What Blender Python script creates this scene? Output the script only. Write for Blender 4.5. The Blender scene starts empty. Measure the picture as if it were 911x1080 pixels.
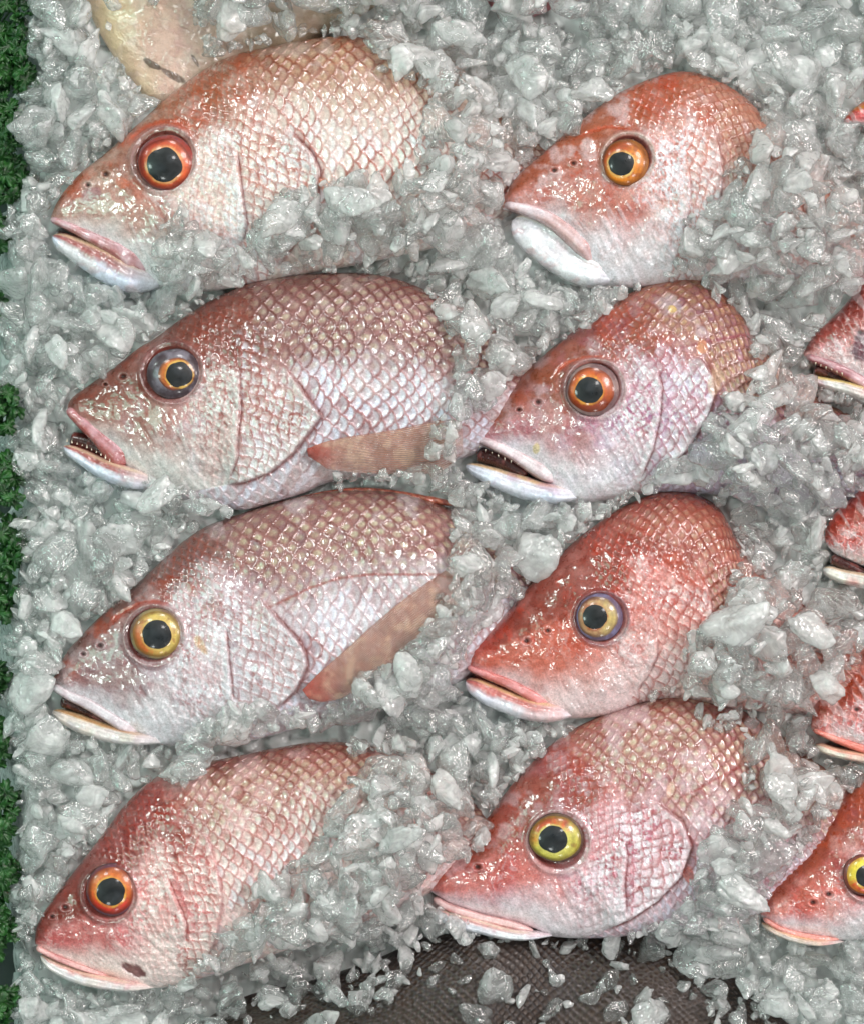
import bpy, math, random
import numpy as np
from mathutils import Vector, Euler

SC = bpy.context.scene
COL = SC.collection
random.seed(7); RNG = np.random.default_rng(7)

# ------------------------------------------------------------------ scale of the place
S = 0.0005            # half a millimetre to the unit used for the layout (a head is about 12 cm)
CX, CY = 455.5, 540.0
ZM = 45.0             # height of the fishes' mid plane above the counter, in layout units
H = 4200.0            # camera height in layout units (2.1 m)

# ------------------------------------------------------------------ camera
cam_d = bpy.data.cameras.new('camera'); cam = bpy.data.objects.new('camera', cam_d)
COL.objects.link(cam); SC.camera = cam
cam.location = (0, 0, H * S); cam.rotation_euler = (0, 0, 0)
cam_d.sensor_fit = 'VERTICAL'; cam_d.sensor_height = 24.0
cam_d.lens = 24.0 * (H - ZM) / 1080.0
cam_d.clip_start = 0.05; cam_d.clip_end = 50

# ------------------------------------------------------------------ world and lamps
w = bpy.data.worlds.new('World'); SC.world = w; w.use_nodes = True
wt = w.node_tree; bg = wt.nodes['Background']; bg.inputs[1].default_value = 0.95
tcw = wt.nodes.new('ShaderNodeTexCoord'); acc = None
AMB = (0.105, 0.140, 0.130)
# the hall above the counter: a dim surround with the bright shapes of its light panels  (direction, half angle deg, radiance)
for dx_, dy_, dz_, ang, col_ in ((0.62, 0.42, 1.0, 8.5, (17, 15.2, 15)), (-0.35, 0.62, 1.0, 6, (15, 16.5, 16)), (0.12, 0.20, 1.0, 3.0, (22, 21, 20.5)), (-0.62, -0.08, 1.0, 4.5, (14, 17.5, 16)), (0.40, -0.50, 1.0, 4.5, (17, 16.4, 16)), (-0.18, -0.52, 1.0, 3.5, (15, 16, 15.5)), (1.3, 0.1, 1.0, 6, (15, 13.8, 13.5)), (0.25, 1.3, 1.0, 7, (15, 14.6, 14.2)), (-1.3, 0.8, 1.0, 5, (12, 14.5, 13.5)), (0.2, -1.3, 1.0, 4, (12, 12.5, 12.2))):
    ang *= 0.78; col_ = tuple(v * 1.75 for v in col_)
    dd = Vector((dx_, dy_, dz_)).normalized()
    dt = wt.nodes.new('ShaderNodeVectorMath'); dt.operation = 'DOT_PRODUCT'; wt.links.new(tcw.outputs['Generated'], dt.inputs[0]); dt.inputs[1].default_value = dd
    mr = wt.nodes.new('ShaderNodeMapRange'); mr.interpolation_type = 'SMOOTHSTEP'; wt.links.new(dt.outputs['Value'], mr.inputs[0])
    mr.inputs[1].default_value = math.cos(math.radians(ang * 1.12)); mr.inputs[2].default_value = math.cos(math.radians(ang * 0.9)); mr.inputs[3].default_value = 0; mr.inputs[4].default_value = 1
    sc_ = wt.nodes.new('ShaderNodeVectorMath'); sc_.operation = 'SCALE'; sc_.inputs[0].default_value = col_; wt.links.new(mr.outputs[0], sc_.inputs['Scale'])
    ad_ = wt.nodes.new('ShaderNodeVectorMath'); ad_.operation = 'ADD'; wt.links.new(sc_.outputs[0], ad_.inputs[0])
    if acc is None: ad_.inputs[1].default_value = AMB
    else: wt.links.new(acc.outputs[0], ad_.inputs[1])
    acc = ad_
wt.links.new(acc.outputs[0], bg.inputs[0])
w.cycles.sampling_method = 'MANUAL'; w.cycles.sample_map_resolution = 512

def area(name, loc, size, power, col, target=(0, 0, 0), sy=None):
    d = bpy.data.lights.new(name, 'AREA'); d.energy = power; d.color = col
    d.shape = 'RECTANGLE'; d.size = size; d.size_y = sy or size
    o = bpy.data.objects.new(name, d); COL.objects.link(o); o.location = loc
    o.rotation_euler = (Vector(target) - Vector(loc)).to_track_quat('-Z', 'Y').to_euler()
    return o
area('side_lamp', (0.62, 0.30, 0.95), 0.16, 2.6, (1.0, 0.93, 0.91), target=(0.1, 0, 0))
area('side_lamp', (-0.75, 0.1, 0.7), 0.3, 1.1, (0.45, 1.0, 0.78), target=(-0.2, 0, 0))  # added teal lamp outside the view, casts a green tint on the left

SC.view_settings.view_transform = 'Standard'; SC.view_settings.look = 'None'
SC.view_settings.exposure = 0.0; SC.view_settings.gamma = 1.0
SC.render.engine = 'CYCLES'
cy = SC.cycles
cy.max_bounces = 12; cy.transmission_bounces = 10; cy.glossy_bounces = 4; cy.diffuse_bounces = 6
cy.transparent_max_bounces = 20; cy.caustics_reflective = True; cy.caustics_refractive = True
cy.use_denoising = True; cy.sample_clamp_indirect = 8.0; cy.blur_glossy = 0.3

# ------------------------------------------------------------------ numpy helpers
def sm(a, b, x):
    t = np.clip((x - a) / (b - a), 0, 1); return t * t * (3 - 2 * t)

class Noise:
    """value noise with smooth interpolation, 2-D, octave sum in 0..1"""
    def __init__(self, seed):
        self.t = np.random.default_rng(seed).random((256, 256))
    def n(self, x, y):
        xi = np.floor(x).astype(int); yi = np.floor(y).astype(int)
        fx = x - xi; fy = y - yi
        fx = fx * fx * (3 - 2 * fx); fy = fy * fy * (3 - 2 * fy)
        a = self.t[xi & 255, yi & 255]; b = self.t[(xi + 1) & 255, yi & 255]
        c = self.t[xi & 255, (yi + 1) & 255]; d = self.t[(xi + 1) & 255, (yi + 1) & 255]
        return (a * (1 - fx) + b * fx) * (1 - fy) + (c * (1 - fx) + d * fx) * fy
    def f(self, x, y, size, oct=4):
        s = 0; amp = 1; tot = 0; k = 1.0 / size
        for i in range(oct):
            s = s + amp * self.n(x * k + 17.3 * i, y * k + 5.1 * i); tot += amp; amp *= 0.55; k *= 2.03
        return s / tot

def spline(pts, n):
    """Catmull-Rom through pts, resampled to n points of equal arc length"""
    P = np.array(pts, float); m = len(P)
    Q = np.vstack([2 * P[0] - P[1], P, 2 * P[-1] - P[-2]])
    out = []
    for i in range(m - 1):
        p0, p1, p2, p3 = Q[i:i + 4]
        t = np.linspace(0, 1, 24, endpoint=False)[:, None]
        out.append(0.5 * ((2 * p1) + (-p0 + p2) * t + (2 * p0 - 5 * p1 + 4 * p2 - p3) * t ** 2 + (-p0 + 3 * p1 - 3 * p2 + p3) * t ** 3))
    C = np.vstack(out + [P[-1:]])
    L = np.concatenate([[0], np.cumsum(np.linalg.norm(np.diff(C[:, :2], axis=0), axis=1))])
    s = np.linspace(0, L[-1], n)
    return np.stack([np.interp(s, L, C[:, k]) for k in range(P.shape[1])], 1)

def polydist(x, y, pts):
    """distance to an open polyline, signed: positive on the right-hand (tail) side when it runs from back to belly; and position 0..1"""
    best = np.full(x.shape, 1e9); sg = np.zeros(x.shape); pos = np.zeros(x.shape)
    n = len(pts) - 1
    for i in range(n):
        ax, ay = pts[i][:2]; bx, by = pts[i + 1][:2]
        dx, dy = bx - ax, by - ay; l2 = dx * dx + dy * dy + 1e-9
        t = np.clip(((x - ax) * dx + (y - ay) * dy) / l2, 0, 1)
        ex = x - ax - t * dx; ey = y - ay - t * dy
        d = np.hypot(ex, ey); m = d < best
        best = np.where(m, d, best); pos = np.where(m, (i + t) / n, pos)
        cr = ex * dy - ey * dx
        sg = np.where(m, np.where(cr >= 0, 1.0, -1.0), sg)
    return best, best * sg, pos

def inside(x, y, poly):
    c = np.zeros(x.shape, bool); n = len(poly)
    for i in range(n):
        x1, y1 = poly[i]; x2, y2 = poly[(i + 1) % n]
        if y1 == y2: continue
        c ^= ((y1 > y) != (y2 > y)) & (x < (x2 - x1) * (y - y1) / (y2 - y1) + x1)
    return c

def world(px, py, z, base=(0, 0, 0)):

    return np.stack([(px - CX) * S - base[0], -(py - CY) * S - base[1], z * S - base[2]], -1)
# the layout is read at the mid plane; a point higher up must sit a little nearer the axis to be seen over the same spot
def lift(p, z):
    f = (H - z) / (H - ZM)
    return (CX + (p[0] - CX) * f, CY + (p[1] - CY) * f)

def mesh_np(name, V, F, mat, parent=None, col=None, attrs=None, smooth=True, loc=None):
    """V (n,3), F (m,k) or list of such arrays"""
    me = bpy.data.meshes.new(name)
    Fs = F if isinstance(F, list) else [F]
    nv = len(V); me.vertices.add(nv); me.vertices.foreach_set('co', np.ascontiguousarray(V, np.float32).ravel())
    loops = np.concatenate([f.ravel() for f in Fs]).astype(np.int32)
    tot = np.concatenate([np.full(len(f), f.shape[1]) for f in Fs]).astype(np.int32)
    st = np.concatenate([[0], np.cumsum(tot)[:-1]]).astype(np.int32)
    me.loops.add(len(loops)); me.loops.foreach_set('vertex_index', loops)
    me.polygons.add(len(tot)); me.polygons.foreach_set('loop_start', st)
    me.polygons.foreach_set('use_smooth', np.full(len(tot), smooth))
    if col is not None:
        a = me.color_attributes.new('Col', 'FLOAT_COLOR', 'POINT')
        c = np.ones((nv, 4), np.float32); c[:, :col.shape[1]] = col
        a.data.foreach_set('color', c.ravel())
    for k, v in (attrs or {}).items():
        a = me.attributes.new(k, 'FLOAT', 'POINT'); a.data.foreach_set('value', np.asarray(v, np.float32))
    me.update(calc_edges=True); me.validate()
    if mat: me.materials.append(mat)
    o = bpy.data.objects.new(name, me); COL.objects.link(o)
    if parent: o.parent = parent
    if loc is not None: o.location = loc
    return o

def thing(name, label, cat, loc, group=None):
    o = bpy.data.objects.new(name, None); COL.objects.link(o); o.location = loc
    o['label'] = label; o['category'] = cat
    if group: o['group'] = group
    o.empty_display_size = 0.01
    return o
def tag(o, label=None, cat=None, group=None, kind=None):
    if label: o['label'] = label
    if cat: o['category'] = cat
    if group: o['group'] = group
    if kind: o['kind'] = kind
    return o

def grid_faces(n, m, wrap=False):
    i = np.arange(n - 1)[:, None]; j = np.arange(m if wrap else m - 1)[None, :]
    a = i * m + j; b = i * m + (j + 1) % m; c = (i + 1) * m + (j + 1) % m; d = (i + 1) * m + j
    return np.stack([a, b, c, d], -1).reshape(-1, 4)

# ------------------------------------------------------------------ materials
def new_mat(name):
    m = bpy.data.materials.new(name); m.use_nodes = True
    nt = m.node_tree; b = nt.nodes['Principled BSDF']
    return m, nt, b
def node(nt, t, **kw):
    n = nt.nodes.new(t)
    for k, v in kw.items():
        if k.startswith('i_'): n.inputs[k[2:].replace('_', ' ')].default_value = v
        else: setattr(n, k, v)
    return n
def noise_tex(nt, scale, detail=3, rough=0.55, dist=0.0):
    tc = node(nt, 'ShaderNodeTexCoord'); n = node(nt, 'ShaderNodeTexNoise')
    n.inputs['Scale'].default_value = scale; n.inputs['Detail'].default_value = detail
    n.inputs['Roughness'].default_value = rough; n.inputs['Distortion'].default_value = dist
    nt.links.new(tc.outputs['Object'], n.inputs['Vector']); return n
def maprange(nt, src, a, b, c, d):
    n = node(nt, 'ShaderNodeMapRange'); nt.links.new(src, n.inputs[0])
    for i, v in enumerate((a, b, c, d)): n.inputs[i + 1].default_value = v
    return n

def ice_material(name, white=(0.985, 0.99, 0.985), fmin=0.06, fmax=0.52, straight=0.32):
    """wet clear ice with cloudy cores: refracting and reflecting, partly letting light straight through, partly scattering white"""
    m, nt, b = new_mat(name); L = nt.links; out = nt.nodes['Material Output']
    at = node(nt, 'ShaderNodeAttribute', attribute_name='rnd')
    nz = noise_tex(nt, 110, 4, 0.6, 0.8)
    add = node(nt, 'ShaderNodeMath', operation='MULTIPLY_ADD'); L.new(nz.outputs[0], add.inputs[0]); add.inputs[1].default_value = 2.2
    L.new(at.outputs['Fac'], add.inputs[2])
    fr = maprange(nt, add.outputs[0], 1.1, 2.4, fmin, fmax)
    n1 = noise_tex(nt, 260, 2, 0.5, 0.5)
    b1 = node(nt, 'ShaderNodeBump'); b1.inputs['Strength'].default_value = 0.9; b1.inputs['Distance'].default_value = 0.0018; L.new(n1.outputs[0], b1.inputs['Height'])
    fl = noise_tex(nt, 480, 0, 0.5)
    b2 = node(nt, 'ShaderNodeBump'); b2.inputs['Strength'].default_value = 0.9; b2.inputs['Distance'].default_value = 0.0007; L.new(fl.outputs[0], b2.inputs['Height']); L.new(b1.outputs[0], b2.inputs['Normal'])
    b.inputs['Transmission Weight'].default_value = 1.0; b.inputs['IOR'].default_value = 1.34
    b.inputs['Base Color'].default_value = (0.985, 0.995, 0.99, 1)
    rg = maprange(nt, nz.outputs[0], 0.42, 0.66, 0.0, 0.08); L.new(rg.outputs[0], b.inputs['Roughness']); L.new(b2.outputs[0], b.inputs['Normal'])
    tp = node(nt, 'ShaderNodeBsdfTransparent'); tp.inputs[0].default_value = (0.985, 0.995, 0.99, 1)
    m0 = node(nt, 'ShaderNodeMixShader'); m0.inputs[0].default_value = straight; L.new(b.outputs[0], m0.inputs[1]); L.new(tp.outputs[0], m0.inputs[2])
    df = node(nt, 'ShaderNodeBsdfDiffuse'); df.inputs[0].default_value = (*white, 1)
    tl = node(nt, 'ShaderNodeBsdfTranslucent'); tl.inputs[0].default_value = (*white, 1)
    m1 = node(nt, 'ShaderNodeMixShader'); m1.inputs[0].default_value = 0.18; L.new(df.outputs[0], m1.inputs[1]); L.new(tl.outputs[0], m1.inputs[2])
    ge_ = node(nt, 'ShaderNodeNewGeometry')
    fs2 = node(nt, 'ShaderNodeMath', operation='MULTIPLY_ADD'); L.new(ge_.outputs['Backfacing'], fs2.inputs[0]); fs2.inputs[1].default_value = -0.9; fs2.inputs[2].default_value = 1.0
    fs3 = node(nt, 'ShaderNodeMath', operation='MULTIPLY'); L.new(fs2.outputs[0], fs3.inputs[0]); L.new(fr.outputs[0], fs3.inputs[1])
    m2 = node(nt, 'ShaderNodeMixShader'); L.new(fs3.outputs[0], m2.inputs[0]); L.new(m0.outputs[0], m2.inputs[1]); L.new(m1.outputs[0], m2.inputs[2])
    gl = node(nt, 'ShaderNodeBsdfGlossy'); gl.inputs['Roughness'].default_value = 0.07
    b3 = node(nt, 'ShaderNodeBump'); b3.inputs['Strength'].default_value = 1.0; b3.inputs['Distance'].default_value = 0.0016; n3 = noise_tex(nt, 330, 1, 0.5, 0.3); L.new(n3.outputs[0], b3.inputs['Height']); L.new(b3.outputs[0], gl.inputs['Normal'])
    fz = node(nt, 'ShaderNodeFresnel'); fz.inputs['IOR'].default_value = 1.85; L.new(b2.outputs[0], fz.inputs['Normal'])
    fo = node(nt, 'ShaderNodeMath', operation='SUBTRACT'); fo.inputs[0].default_value = 1.0; L.new(ge_.outputs['Backfacing'], fo.inputs[1])
    fm = node(nt, 'ShaderNodeMath', operation='MULTIPLY', use_clamp=True); L.new(fz.outputs[0], fm.inputs[0]); L.new(fo.outputs[0], fm.inputs[1])
    m3 = node(nt, 'ShaderNodeMixShader'); L.new(fm.outputs[0], m3.inputs[0]); L.new(m2.outputs[0], m3.inputs[1]); L.new(gl.outputs[0], m3.inputs[2])
    L.new(m3.outputs[0], out.inputs['Surface'])
    return m
M_ICE = ice_material('crushed_ice')
M_BED = ice_material('packed_ice', white=(0.76, 0.79, 0.78), fmin=.9, fmax=1.0)

def skin_material(name, rough=0.30, coat=1.0, bump=0.5, grain=1.1):
    m, nt, b = new_mat(name); L = nt.links
    at = node(nt, 'ShaderNodeAttribute', attribute_name='Col')
    nz = noise_tex(nt, 230, 5, 0.65); ng = noise_tex(nt, 1000, 4, 0.7)
    mp = maprange(nt, nz.outputs[0], 0.3, 0.7, 1 - 0.16 * grain, 1 + 0.16 * grain)
    mg = maprange(nt, ng.outputs[0], 0.33, 0.67, 1 - 0.22 * grain, 1 + 0.22 * grain)
    mm = node(nt, 'ShaderNodeMath', operation='MULTIPLY'); L.new(mp.outputs[0], mm.inputs[0]); L.new(mg.outputs[0], mm.inputs[1])
    mul = node(nt, 'ShaderNodeVectorMath', operation='SCALE'); L.new(at.outputs['Color'], mul.inputs[0]); L.new(mm.outputs[0], mul.inputs['Scale'])
    L.new(mul.outputs[0], b.inputs['Base Color'])
    rg = maprange(nt, nz.outputs[0], 0.3, 0.7, rough - 0.1, rough + 0.14); L.new(rg.outputs[0], b.inputs['Roughness'])
    b.inputs['Coat Weight'].default_value = coat; b.inputs['Coat Roughness'].default_value = 0.09; b.inputs['Coat IOR'].default_value = 1.55
    b1 = node(nt, 'ShaderNodeBump'); b1.inputs['Strength'].default_value = bump; b1.inputs['Distance'].default_value = 0.0005
    n1 = noise_tex(nt, 420, 1, 0.5); L.new(n1.outputs[0], b1.inputs['Height']); L.new(b1.outputs[0], b.inputs['Normal'])
    b4 = node(nt, 'ShaderNodeBump'); b4.inputs['Strength'].default_value = min(1.0, bump * 0.8); b4.inputs['Distance'].default_value = 0.0006
    n4 = noise_tex(nt, 150, 1, 0.5); L.new(n4.outputs[0], b4.inputs['Height']); L.new(b4.outputs[0], b.inputs['Coat Normal'])
    return m
M_SKIN = skin_material('wet_fish_skin')
M_JAW = skin_material('wet_jaw_skin', 0.26, 0.6, 0.3, 0.6)
M_EYE = skin_material('wet_eye', 0.35, 0.35, 0.04, 0.5)
M_PALE = skin_material('pale_fish_skin', 0.30, 0.6, 0.3, 0.35)
M_DARK = skin_material('dark_fish_skin', 0.5, 0.12, 0.3)
def fin_material():
    m = skin_material('fin_membrane', 0.32, 0.5, 0.3, 0.8); b = m.node_tree.nodes['Principled BSDF']
    at = [n for n in m.node_tree.nodes if n.type == 'ATTRIBUTE'][0]; m.node_tree.links.new(at.outputs['Alpha'], b.inputs['Alpha'])
    return m
M_FIN = fin_material()

# ------------------------------------------------------------------ heights already taken by fish (raster, step 2)
GX0, GY0, GS = -160, -160, 2.0
GW, GH = int((911 + 320) / GS), int((1080 + 320) / GS)
HF = np.full((GW, GH), 0.0)                       # top of the fish under each cell
def raster(px, py, z, grid):
    i = ((px - GX0) / GS).astype(int); j = ((py - GY0) / GS).astype(int)
    ok = (i >= 0) & (i < GW) & (j >= 0) & (j < GH)
    np.maximum.at(grid, (i[ok], j[ok]), z[ok])

# ------------------------------------------------------------------ scale lattice
def scale_field(u, v, a, b, seed, ru=0.98, rv=0.98):
    """overlapping scales, free edge towards +u. returns (distance 0..1 from the scale's root to its free edge, random per scale)"""
    T = np.random.default_rng(seed).random((512, 512, 3))
    j0 = np.floor(v / b).astype(int); bestc = np.full(u.shape, 1e9); D = np.zeros(u.shape); R = np.zeros(u.shape); VV = np.zeros(u.shape)
    for dj in (-1, 0, 1, 2):
        j = j0 + dj; off = 0.5 * (j & 1)
        i0 = np.floor(u / a - off).astype(int)
        for di in (-1, 0, 1):
            i = i0 + di; t = T[i & 511, j & 511]
            cu = (i + off + (t[..., 0] - 0.5) * 0.08) * a; cv = (j + (t[..., 1] - 0.5) * 0.08) * b
            d = np.sqrt(((u - cu) / (ru * a)) ** 2 + ((v - cv) / (rv * b)) ** 2) * (0.93 + 0.14 * t[..., 2])
            m = (d < 1) & (cu < bestc)
            bestc = np.where(m, cu, bestc); D = np.where(m, d, D); R = np.where(m, t[..., 2], R); VV = np.where(m, (v - cv) / b, VV)
    return D, R, VV

def mix(a, b, t):
    t = t[..., None]; return a * (1 - t) + np.asarray(b, float) * t
def lin(r, g, b):
    f = lambda c: ((c / 255 + 0.055) / 1.055) ** 2.4 if c > 10 else c / 3294.6
    return np.array([f(r), f(g), f(b)])

# ------------------------------------------------------------------ the counter and the packed ice under everything
n = 2
Vc = world(np.array([-260., 1170, 1170, -260]), np.array([-260., -260, 1340, 1340]), np.full(4, -30.0))
tagm, ntg, bg_ = new_mat('dark_counter'); bg_.inputs['Base Color'].default_value = (0.02, 0.035, 0.03, 1); bg_.inputs['Roughness'].default_value = 0.4
_o = mesh_np('counter', Vc, np.array([[3, 2, 1, 0]]), tagm); tag(_o, kind='structure')

# ------------------------------------------------------------------ fish
BODY_N, SIDE_N, UNDER_N = 560, 256, 22

def sweep(name, pts, hw, zc, zh, colf, mat, parent, base, n=110, m=44, flat=2.4, bumpf=None, ends=(0.07, 0.07)):
    """a tapered strip with an oval section along pts; hw, zh are lists (half width in plan, half depth)"""
    C = spline(pts, n); k = np.linspace(0, 1, n)
    HW = np.interp(k, np.linspace(0, 1, len(hw)), hw); ZH = np.interp(k, np.linspace(0, 1, len(zh)), zh)
    ZC = np.interp(k, np.linspace(0, 1, len(zc)), zc)
    end = np.clip(np.minimum(k / ends[0], (1 - k) / ends[1]), 0.0, 1); end = np.sqrt(1 - (1 - end) ** 2) * 0.985 + 0.015
    T = np.gradient(C, axis=0); T /= np.linalg.norm(T, axis=1)[:, None] + 1e-9
    Nn = np.stack([T[:, 1], -T[:, 0]], 1)                  # towards the back of the fish when pts run snout -> tail
    a = np.linspace(0, 2 * np.pi, m, endpoint=False)[None, :]
    ca = np.sign(np.cos(a)) * np.abs(np.cos(a)) ** (2 / flat); sa = np.sign(np.sin(a)) * np.abs(np.sin(a)) ** (2 / flat)
    px = C[:, :1] + Nn[:, :1] * (HW * end)[:, None] * ca; py = C[:, 1:2] + Nn[:, 1:] * (HW * end)[:, None] * ca
    z = ZC[:, None] + (ZH * (0.35 + 0.65 * end))[:, None] * sa
    kk = np.repeat(k[:, None], m, 1); cc = np.repeat(ca, n, 0)
    if bumpf is not None: z = z + bumpf(px, py, kk, cc) * (sa > 0)
    col = colf(px, py, kk, cc)
    V = world(px, py, z, base).reshape(-1, 3)
    F = [grid_faces(n, m, True)]
    caps = np.array([list(range(m))[::-1], [(n - 1) * m + i for i in range(m)]])
    o = mesh_np(name, V, F + [caps], mat, parent, col.reshape(-1, 3))
    return o, (px, py, z)

def build_fish(fd):
    P = fd; nz = Noise(P['seed'])
    D = spline(P['D'], BODY_N); Vn = spline(P['V'], BODY_N)
    tip = np.array(P['D'][0], float)
    mid = 0.5 * (D + Vn); arc = np.concatenate([[0], np.cumsum(np.hypot(*np.diff(mid, axis=0).T))])
    # pull the first samples together into a rounded snout
    hh = np.hypot(*(D - Vn).T)
    W = P.get('W', 60.0)
    wa = 13 * np.sqrt(np.clip(arc / 14, 0, 1)) + (W - 13) * np.sin(np.pi / 2 * np.clip(arc / 250, 0, 1))
    wa *= 1 - 0.6 * sm(420, 700, arc); wa = np.minimum(wa, 0.75 * hh + 1)
    zc = P.get('zm', ZM) - P.get('drop', 40) * sm(P.get('d0', 290), P.get('d0', 290) + 120, arc)
    base = tuple(world(np.array(P['V'][len(P['V']) // 2][0] * 1.0), np.array(0.5 * (P['D'][len(P['D']) // 2][1] + P['V'][len(P['V']) // 2][1])), np.array(0.0)))
    base = tuple(float(b) for b in base)
    root = thing('red_snapper' if not P.get('kindname') else P['kindname'], P['label'], P.get('cat', 'fish'), base, P.get('group', 'red snappers laid on the crushed ice'))
    th = np.linspace(0, np.pi, SIDE_N)[None, :]
    q = (1 - np.cos(th)) / 2 + 0 * arc[:, None]
    prof = np.abs(1 - np.abs(2 * q - 1) ** 2.25) ** (1 / 2.0)
    x = Vn[:, :1] * (1 - q) + D[:, :1] * q; y = Vn[:, 1:] * (1 - q) + D[:, 1:] * q
    u = np.repeat(arc[:, None], SIDE_N, 1); side = (0.5 * th / np.pi + 0.5 * q)
    z = zc[:, None] + wa[:, None] * prof
    inside_amt = sm(0.0, 0.35, prof)
    c = P['c']; ex, ey, er = P.get('eye', (-999, -999, 10))[:3]
    dE = np.hypot(x - ex, y - ey)
    g = lambda s, o=4, dx=0, dy=0: nz.f(x + dx, y + dy, s, o)
    # how far behind the gill cover
    opd, ops, opp = polydist(x, y, P['op']); n40 = g(40)
    soft = 26 * (1 - sm(0.30, 0.5, opp)) + 3
    Mb = sm(-0.6, 1.0, (ops + (g(14, 3) - 0.5) * 22 * (1 - sm(0.3, 0.5, opp))) / soft + 0.25)
    # ---- scales of the flank
    ss = P.get('ssize', 16.5)
    wob = (g(60, 2) - 0.5) * 15
    sx = u + wob + P.get('shear', 0.0) * side * 240
    Ds, Rs, Vs = scale_field(sx, side * P.get('vh', 250) + (g(55, 2, 50) - 0.5) * 11, ss, ss * 0.60, P['seed'] + 1, 1.0, 1.25)
    # ---- small scales on cheek and gill cover
    rot = math.radians(P.get('rot', 30)); xr = x * math.cos(rot) - y * math.sin(rot); yr = x * math.sin(rot) + y * math.cos(rot)
    xr = xr + (g(25, 2) - 0.5) * 12; yr = yr + (g(25, 2, 9) - 0.5) * 10
    Dc, Rc, Vc_ = scale_field(xr, yr, 9.5, 6.6, P['seed'] + 2, 1.0, 1.25)
    Dg, Rg, Vg = scale_field(xr, yr, 12.5, 8.6, P['seed'] + 3, 1.0, 1.25)
    pr = P.get('pre'); 
    if pr: prd, prs, prp = polydist(x, y, pr)
    else: prd = np.full(x.shape, 99.); prs = ops + 60; prp = 0 * x + .5
    pend = 1 - sm(0.0, 0.12, prp) * sm(0.0, 0.1, 1 - prp)
    # axis direction of the head for "behind the eye"
    ax = P.get('axis', (0.86, -0.5)); along = (x - ex) * ax[0] + (y - ey) * ax[1]
    across = (x - ex) * -ax[1] + (y - ey) * ax[0]         # >0 towards the belly
    gill = sm(-2, 2, prs) * (1 - Mb) * sm(-0.2, 0.25, across / er)
    cheek = (1 - sm(-2, 2, prs)) * sm(-0.9, 0.6, (along + (g(18, 3) - 0.5) * 30) / er + across / er * 0.35 - 0.35) * (1 - Mb)
    nape = sm(0.3, 1.6, (along + (g(22, 3) - .5) * 36) / er) * (1 - Mb) * (1 - sm(-0.9, 0.3, across / er))
    cheek = np.clip(cheek - nape, 0, 1)
    cheek *= sm(1.05, 1.5, dE / er)
    if P.get('plain'): Mb = Mb * 0; gill = gill * 0; cheek = cheek * 0; nape = nape * 0
    # ---- colour
    qn = q + (n40 - 0.5) * 0.34 + (g(12, 3) - 0.5) * 0.16 + (g(4.5, 3, 31) - 0.5) * 0.16
    up = sm(P.get('r0', 0.50), P.get('r1', 0.82), qn)
    low = 1 - sm(0.05, P.get('w1', 0.40), q + (g(26, 3, 33) - 0.5) * 0.2)
    f1, f2 = g(7, 4), g(20, 5, 7, 91)
    col = np.zeros(x.shape + (3,)) + c['mid']
    col = mix(col, c['mauve'], sm(0.42, 0.62, f2) * 0.75)
    col = mix(col, c['pale'], sm(0.52, 0.70, g(24, 5, 211, 5)) * P.get('mottle', 0.6))
    snout = 1 - sm(-1.6, 0.2, along / er)
    col = mix(col, c['snout'], snout * 0.7 * (1 - low))
    col = mix(col, c['top'], up * (0.92 - 0.25 * sm(0.5, 0.75, f2) * P.get('mottle', .6)))
    blot = sm(0.56, 0.64, g(22, 5, 400, 40) + (g(5, 3, 3) - .5) * .16) * sm(0.35, 0.6, q) * P.get('blot', 0.7)
    col = mix(col, c['red'], blot * (0.5 + 0.5 * f1))
    col = mix(col, c['pale'], sm(0.54, 0.74, g(17, 5, 77, 300)) * sm(0.45, 0.6, q) * P.get('pt', 0.25))
    col = mix(col, c['white'], low * P.get('lowamt', 0.88))
    rdg = lambda s_, dx=0, dy=0: 1 - np.abs(2 * nz.f(along * 1.0 + dx + (f2 - .5) * 30, across * 0.55 + dy + (f1 - .5) * 5, s_, 3) - 1)
    r1, r2 = rdg(7, 40, 9), rdg(13, 700, 20); hb = (1 - sm(0.50, 0.75, qn)) * (1 - Mb) * (0.35 + 0.65 * sm(-1.5, 0.3, along / er)) * (0.4 + 0.9 * sm(.4, .6, f2))
    col = mix(col, c['white'], sm(0.84, 0.97, r1) * hb * 0.50 * P.get('scr', 1)); col = mix(col, c['edge'], sm(0.84, 0.97, r2) * hb * 0.38 * P.get('scr', 1))
    col = mix(col, c['silver'], sm(0.50, 0.68, g(34, 5, 611, 71)) * hb * 0.45)
    cr1 = 1 - np.abs(2 * g(5.5, 3, 1200, 30) - 1); cr2 = 1 - np.abs(2 * nz.f(along + 90, across * 0.35 + 40, 6.5, 3) - 1); crz = hb * sm(-0.9, 0.6, along / er) * P.get('crk', 0.8 if 'eye' in P else 0.12)
    col = mix(col, c['white'], sm(0.66, 0.88, cr1) * crz * 0.85); col = mix(col, c['red'] * .5 + c['edge'] * .5, sm(0.86, 0.97, cr2) * crz * 0.55 * sm(.42, .6, g(24, 3, 900)))
    z = z + (cr1 - 0.5) * 0.5 * crz * inside_amt
    # cheek and gill scales
    ce = sm(0.62, 0.95, Dc) * cheek * P.get('cs', 0.55); cc_ = (1 - sm(0.2, 0.62, Dc)) * cheek * (0.15 + 0.5 * Rc)
    col = mix(col, c['pale'] * 1.02, cc_ * 0.75); col = mix(col, c['edge'], ce * (0.35 + 0.65 * f1) * (1 - 0.55 * low))
    ge = sm(0.70, 0.95, Dg) * gill; gc = (1 - sm(0.3, 0.75, Dg)) * gill * (0.45 + 0.5 * Rg)
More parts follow.
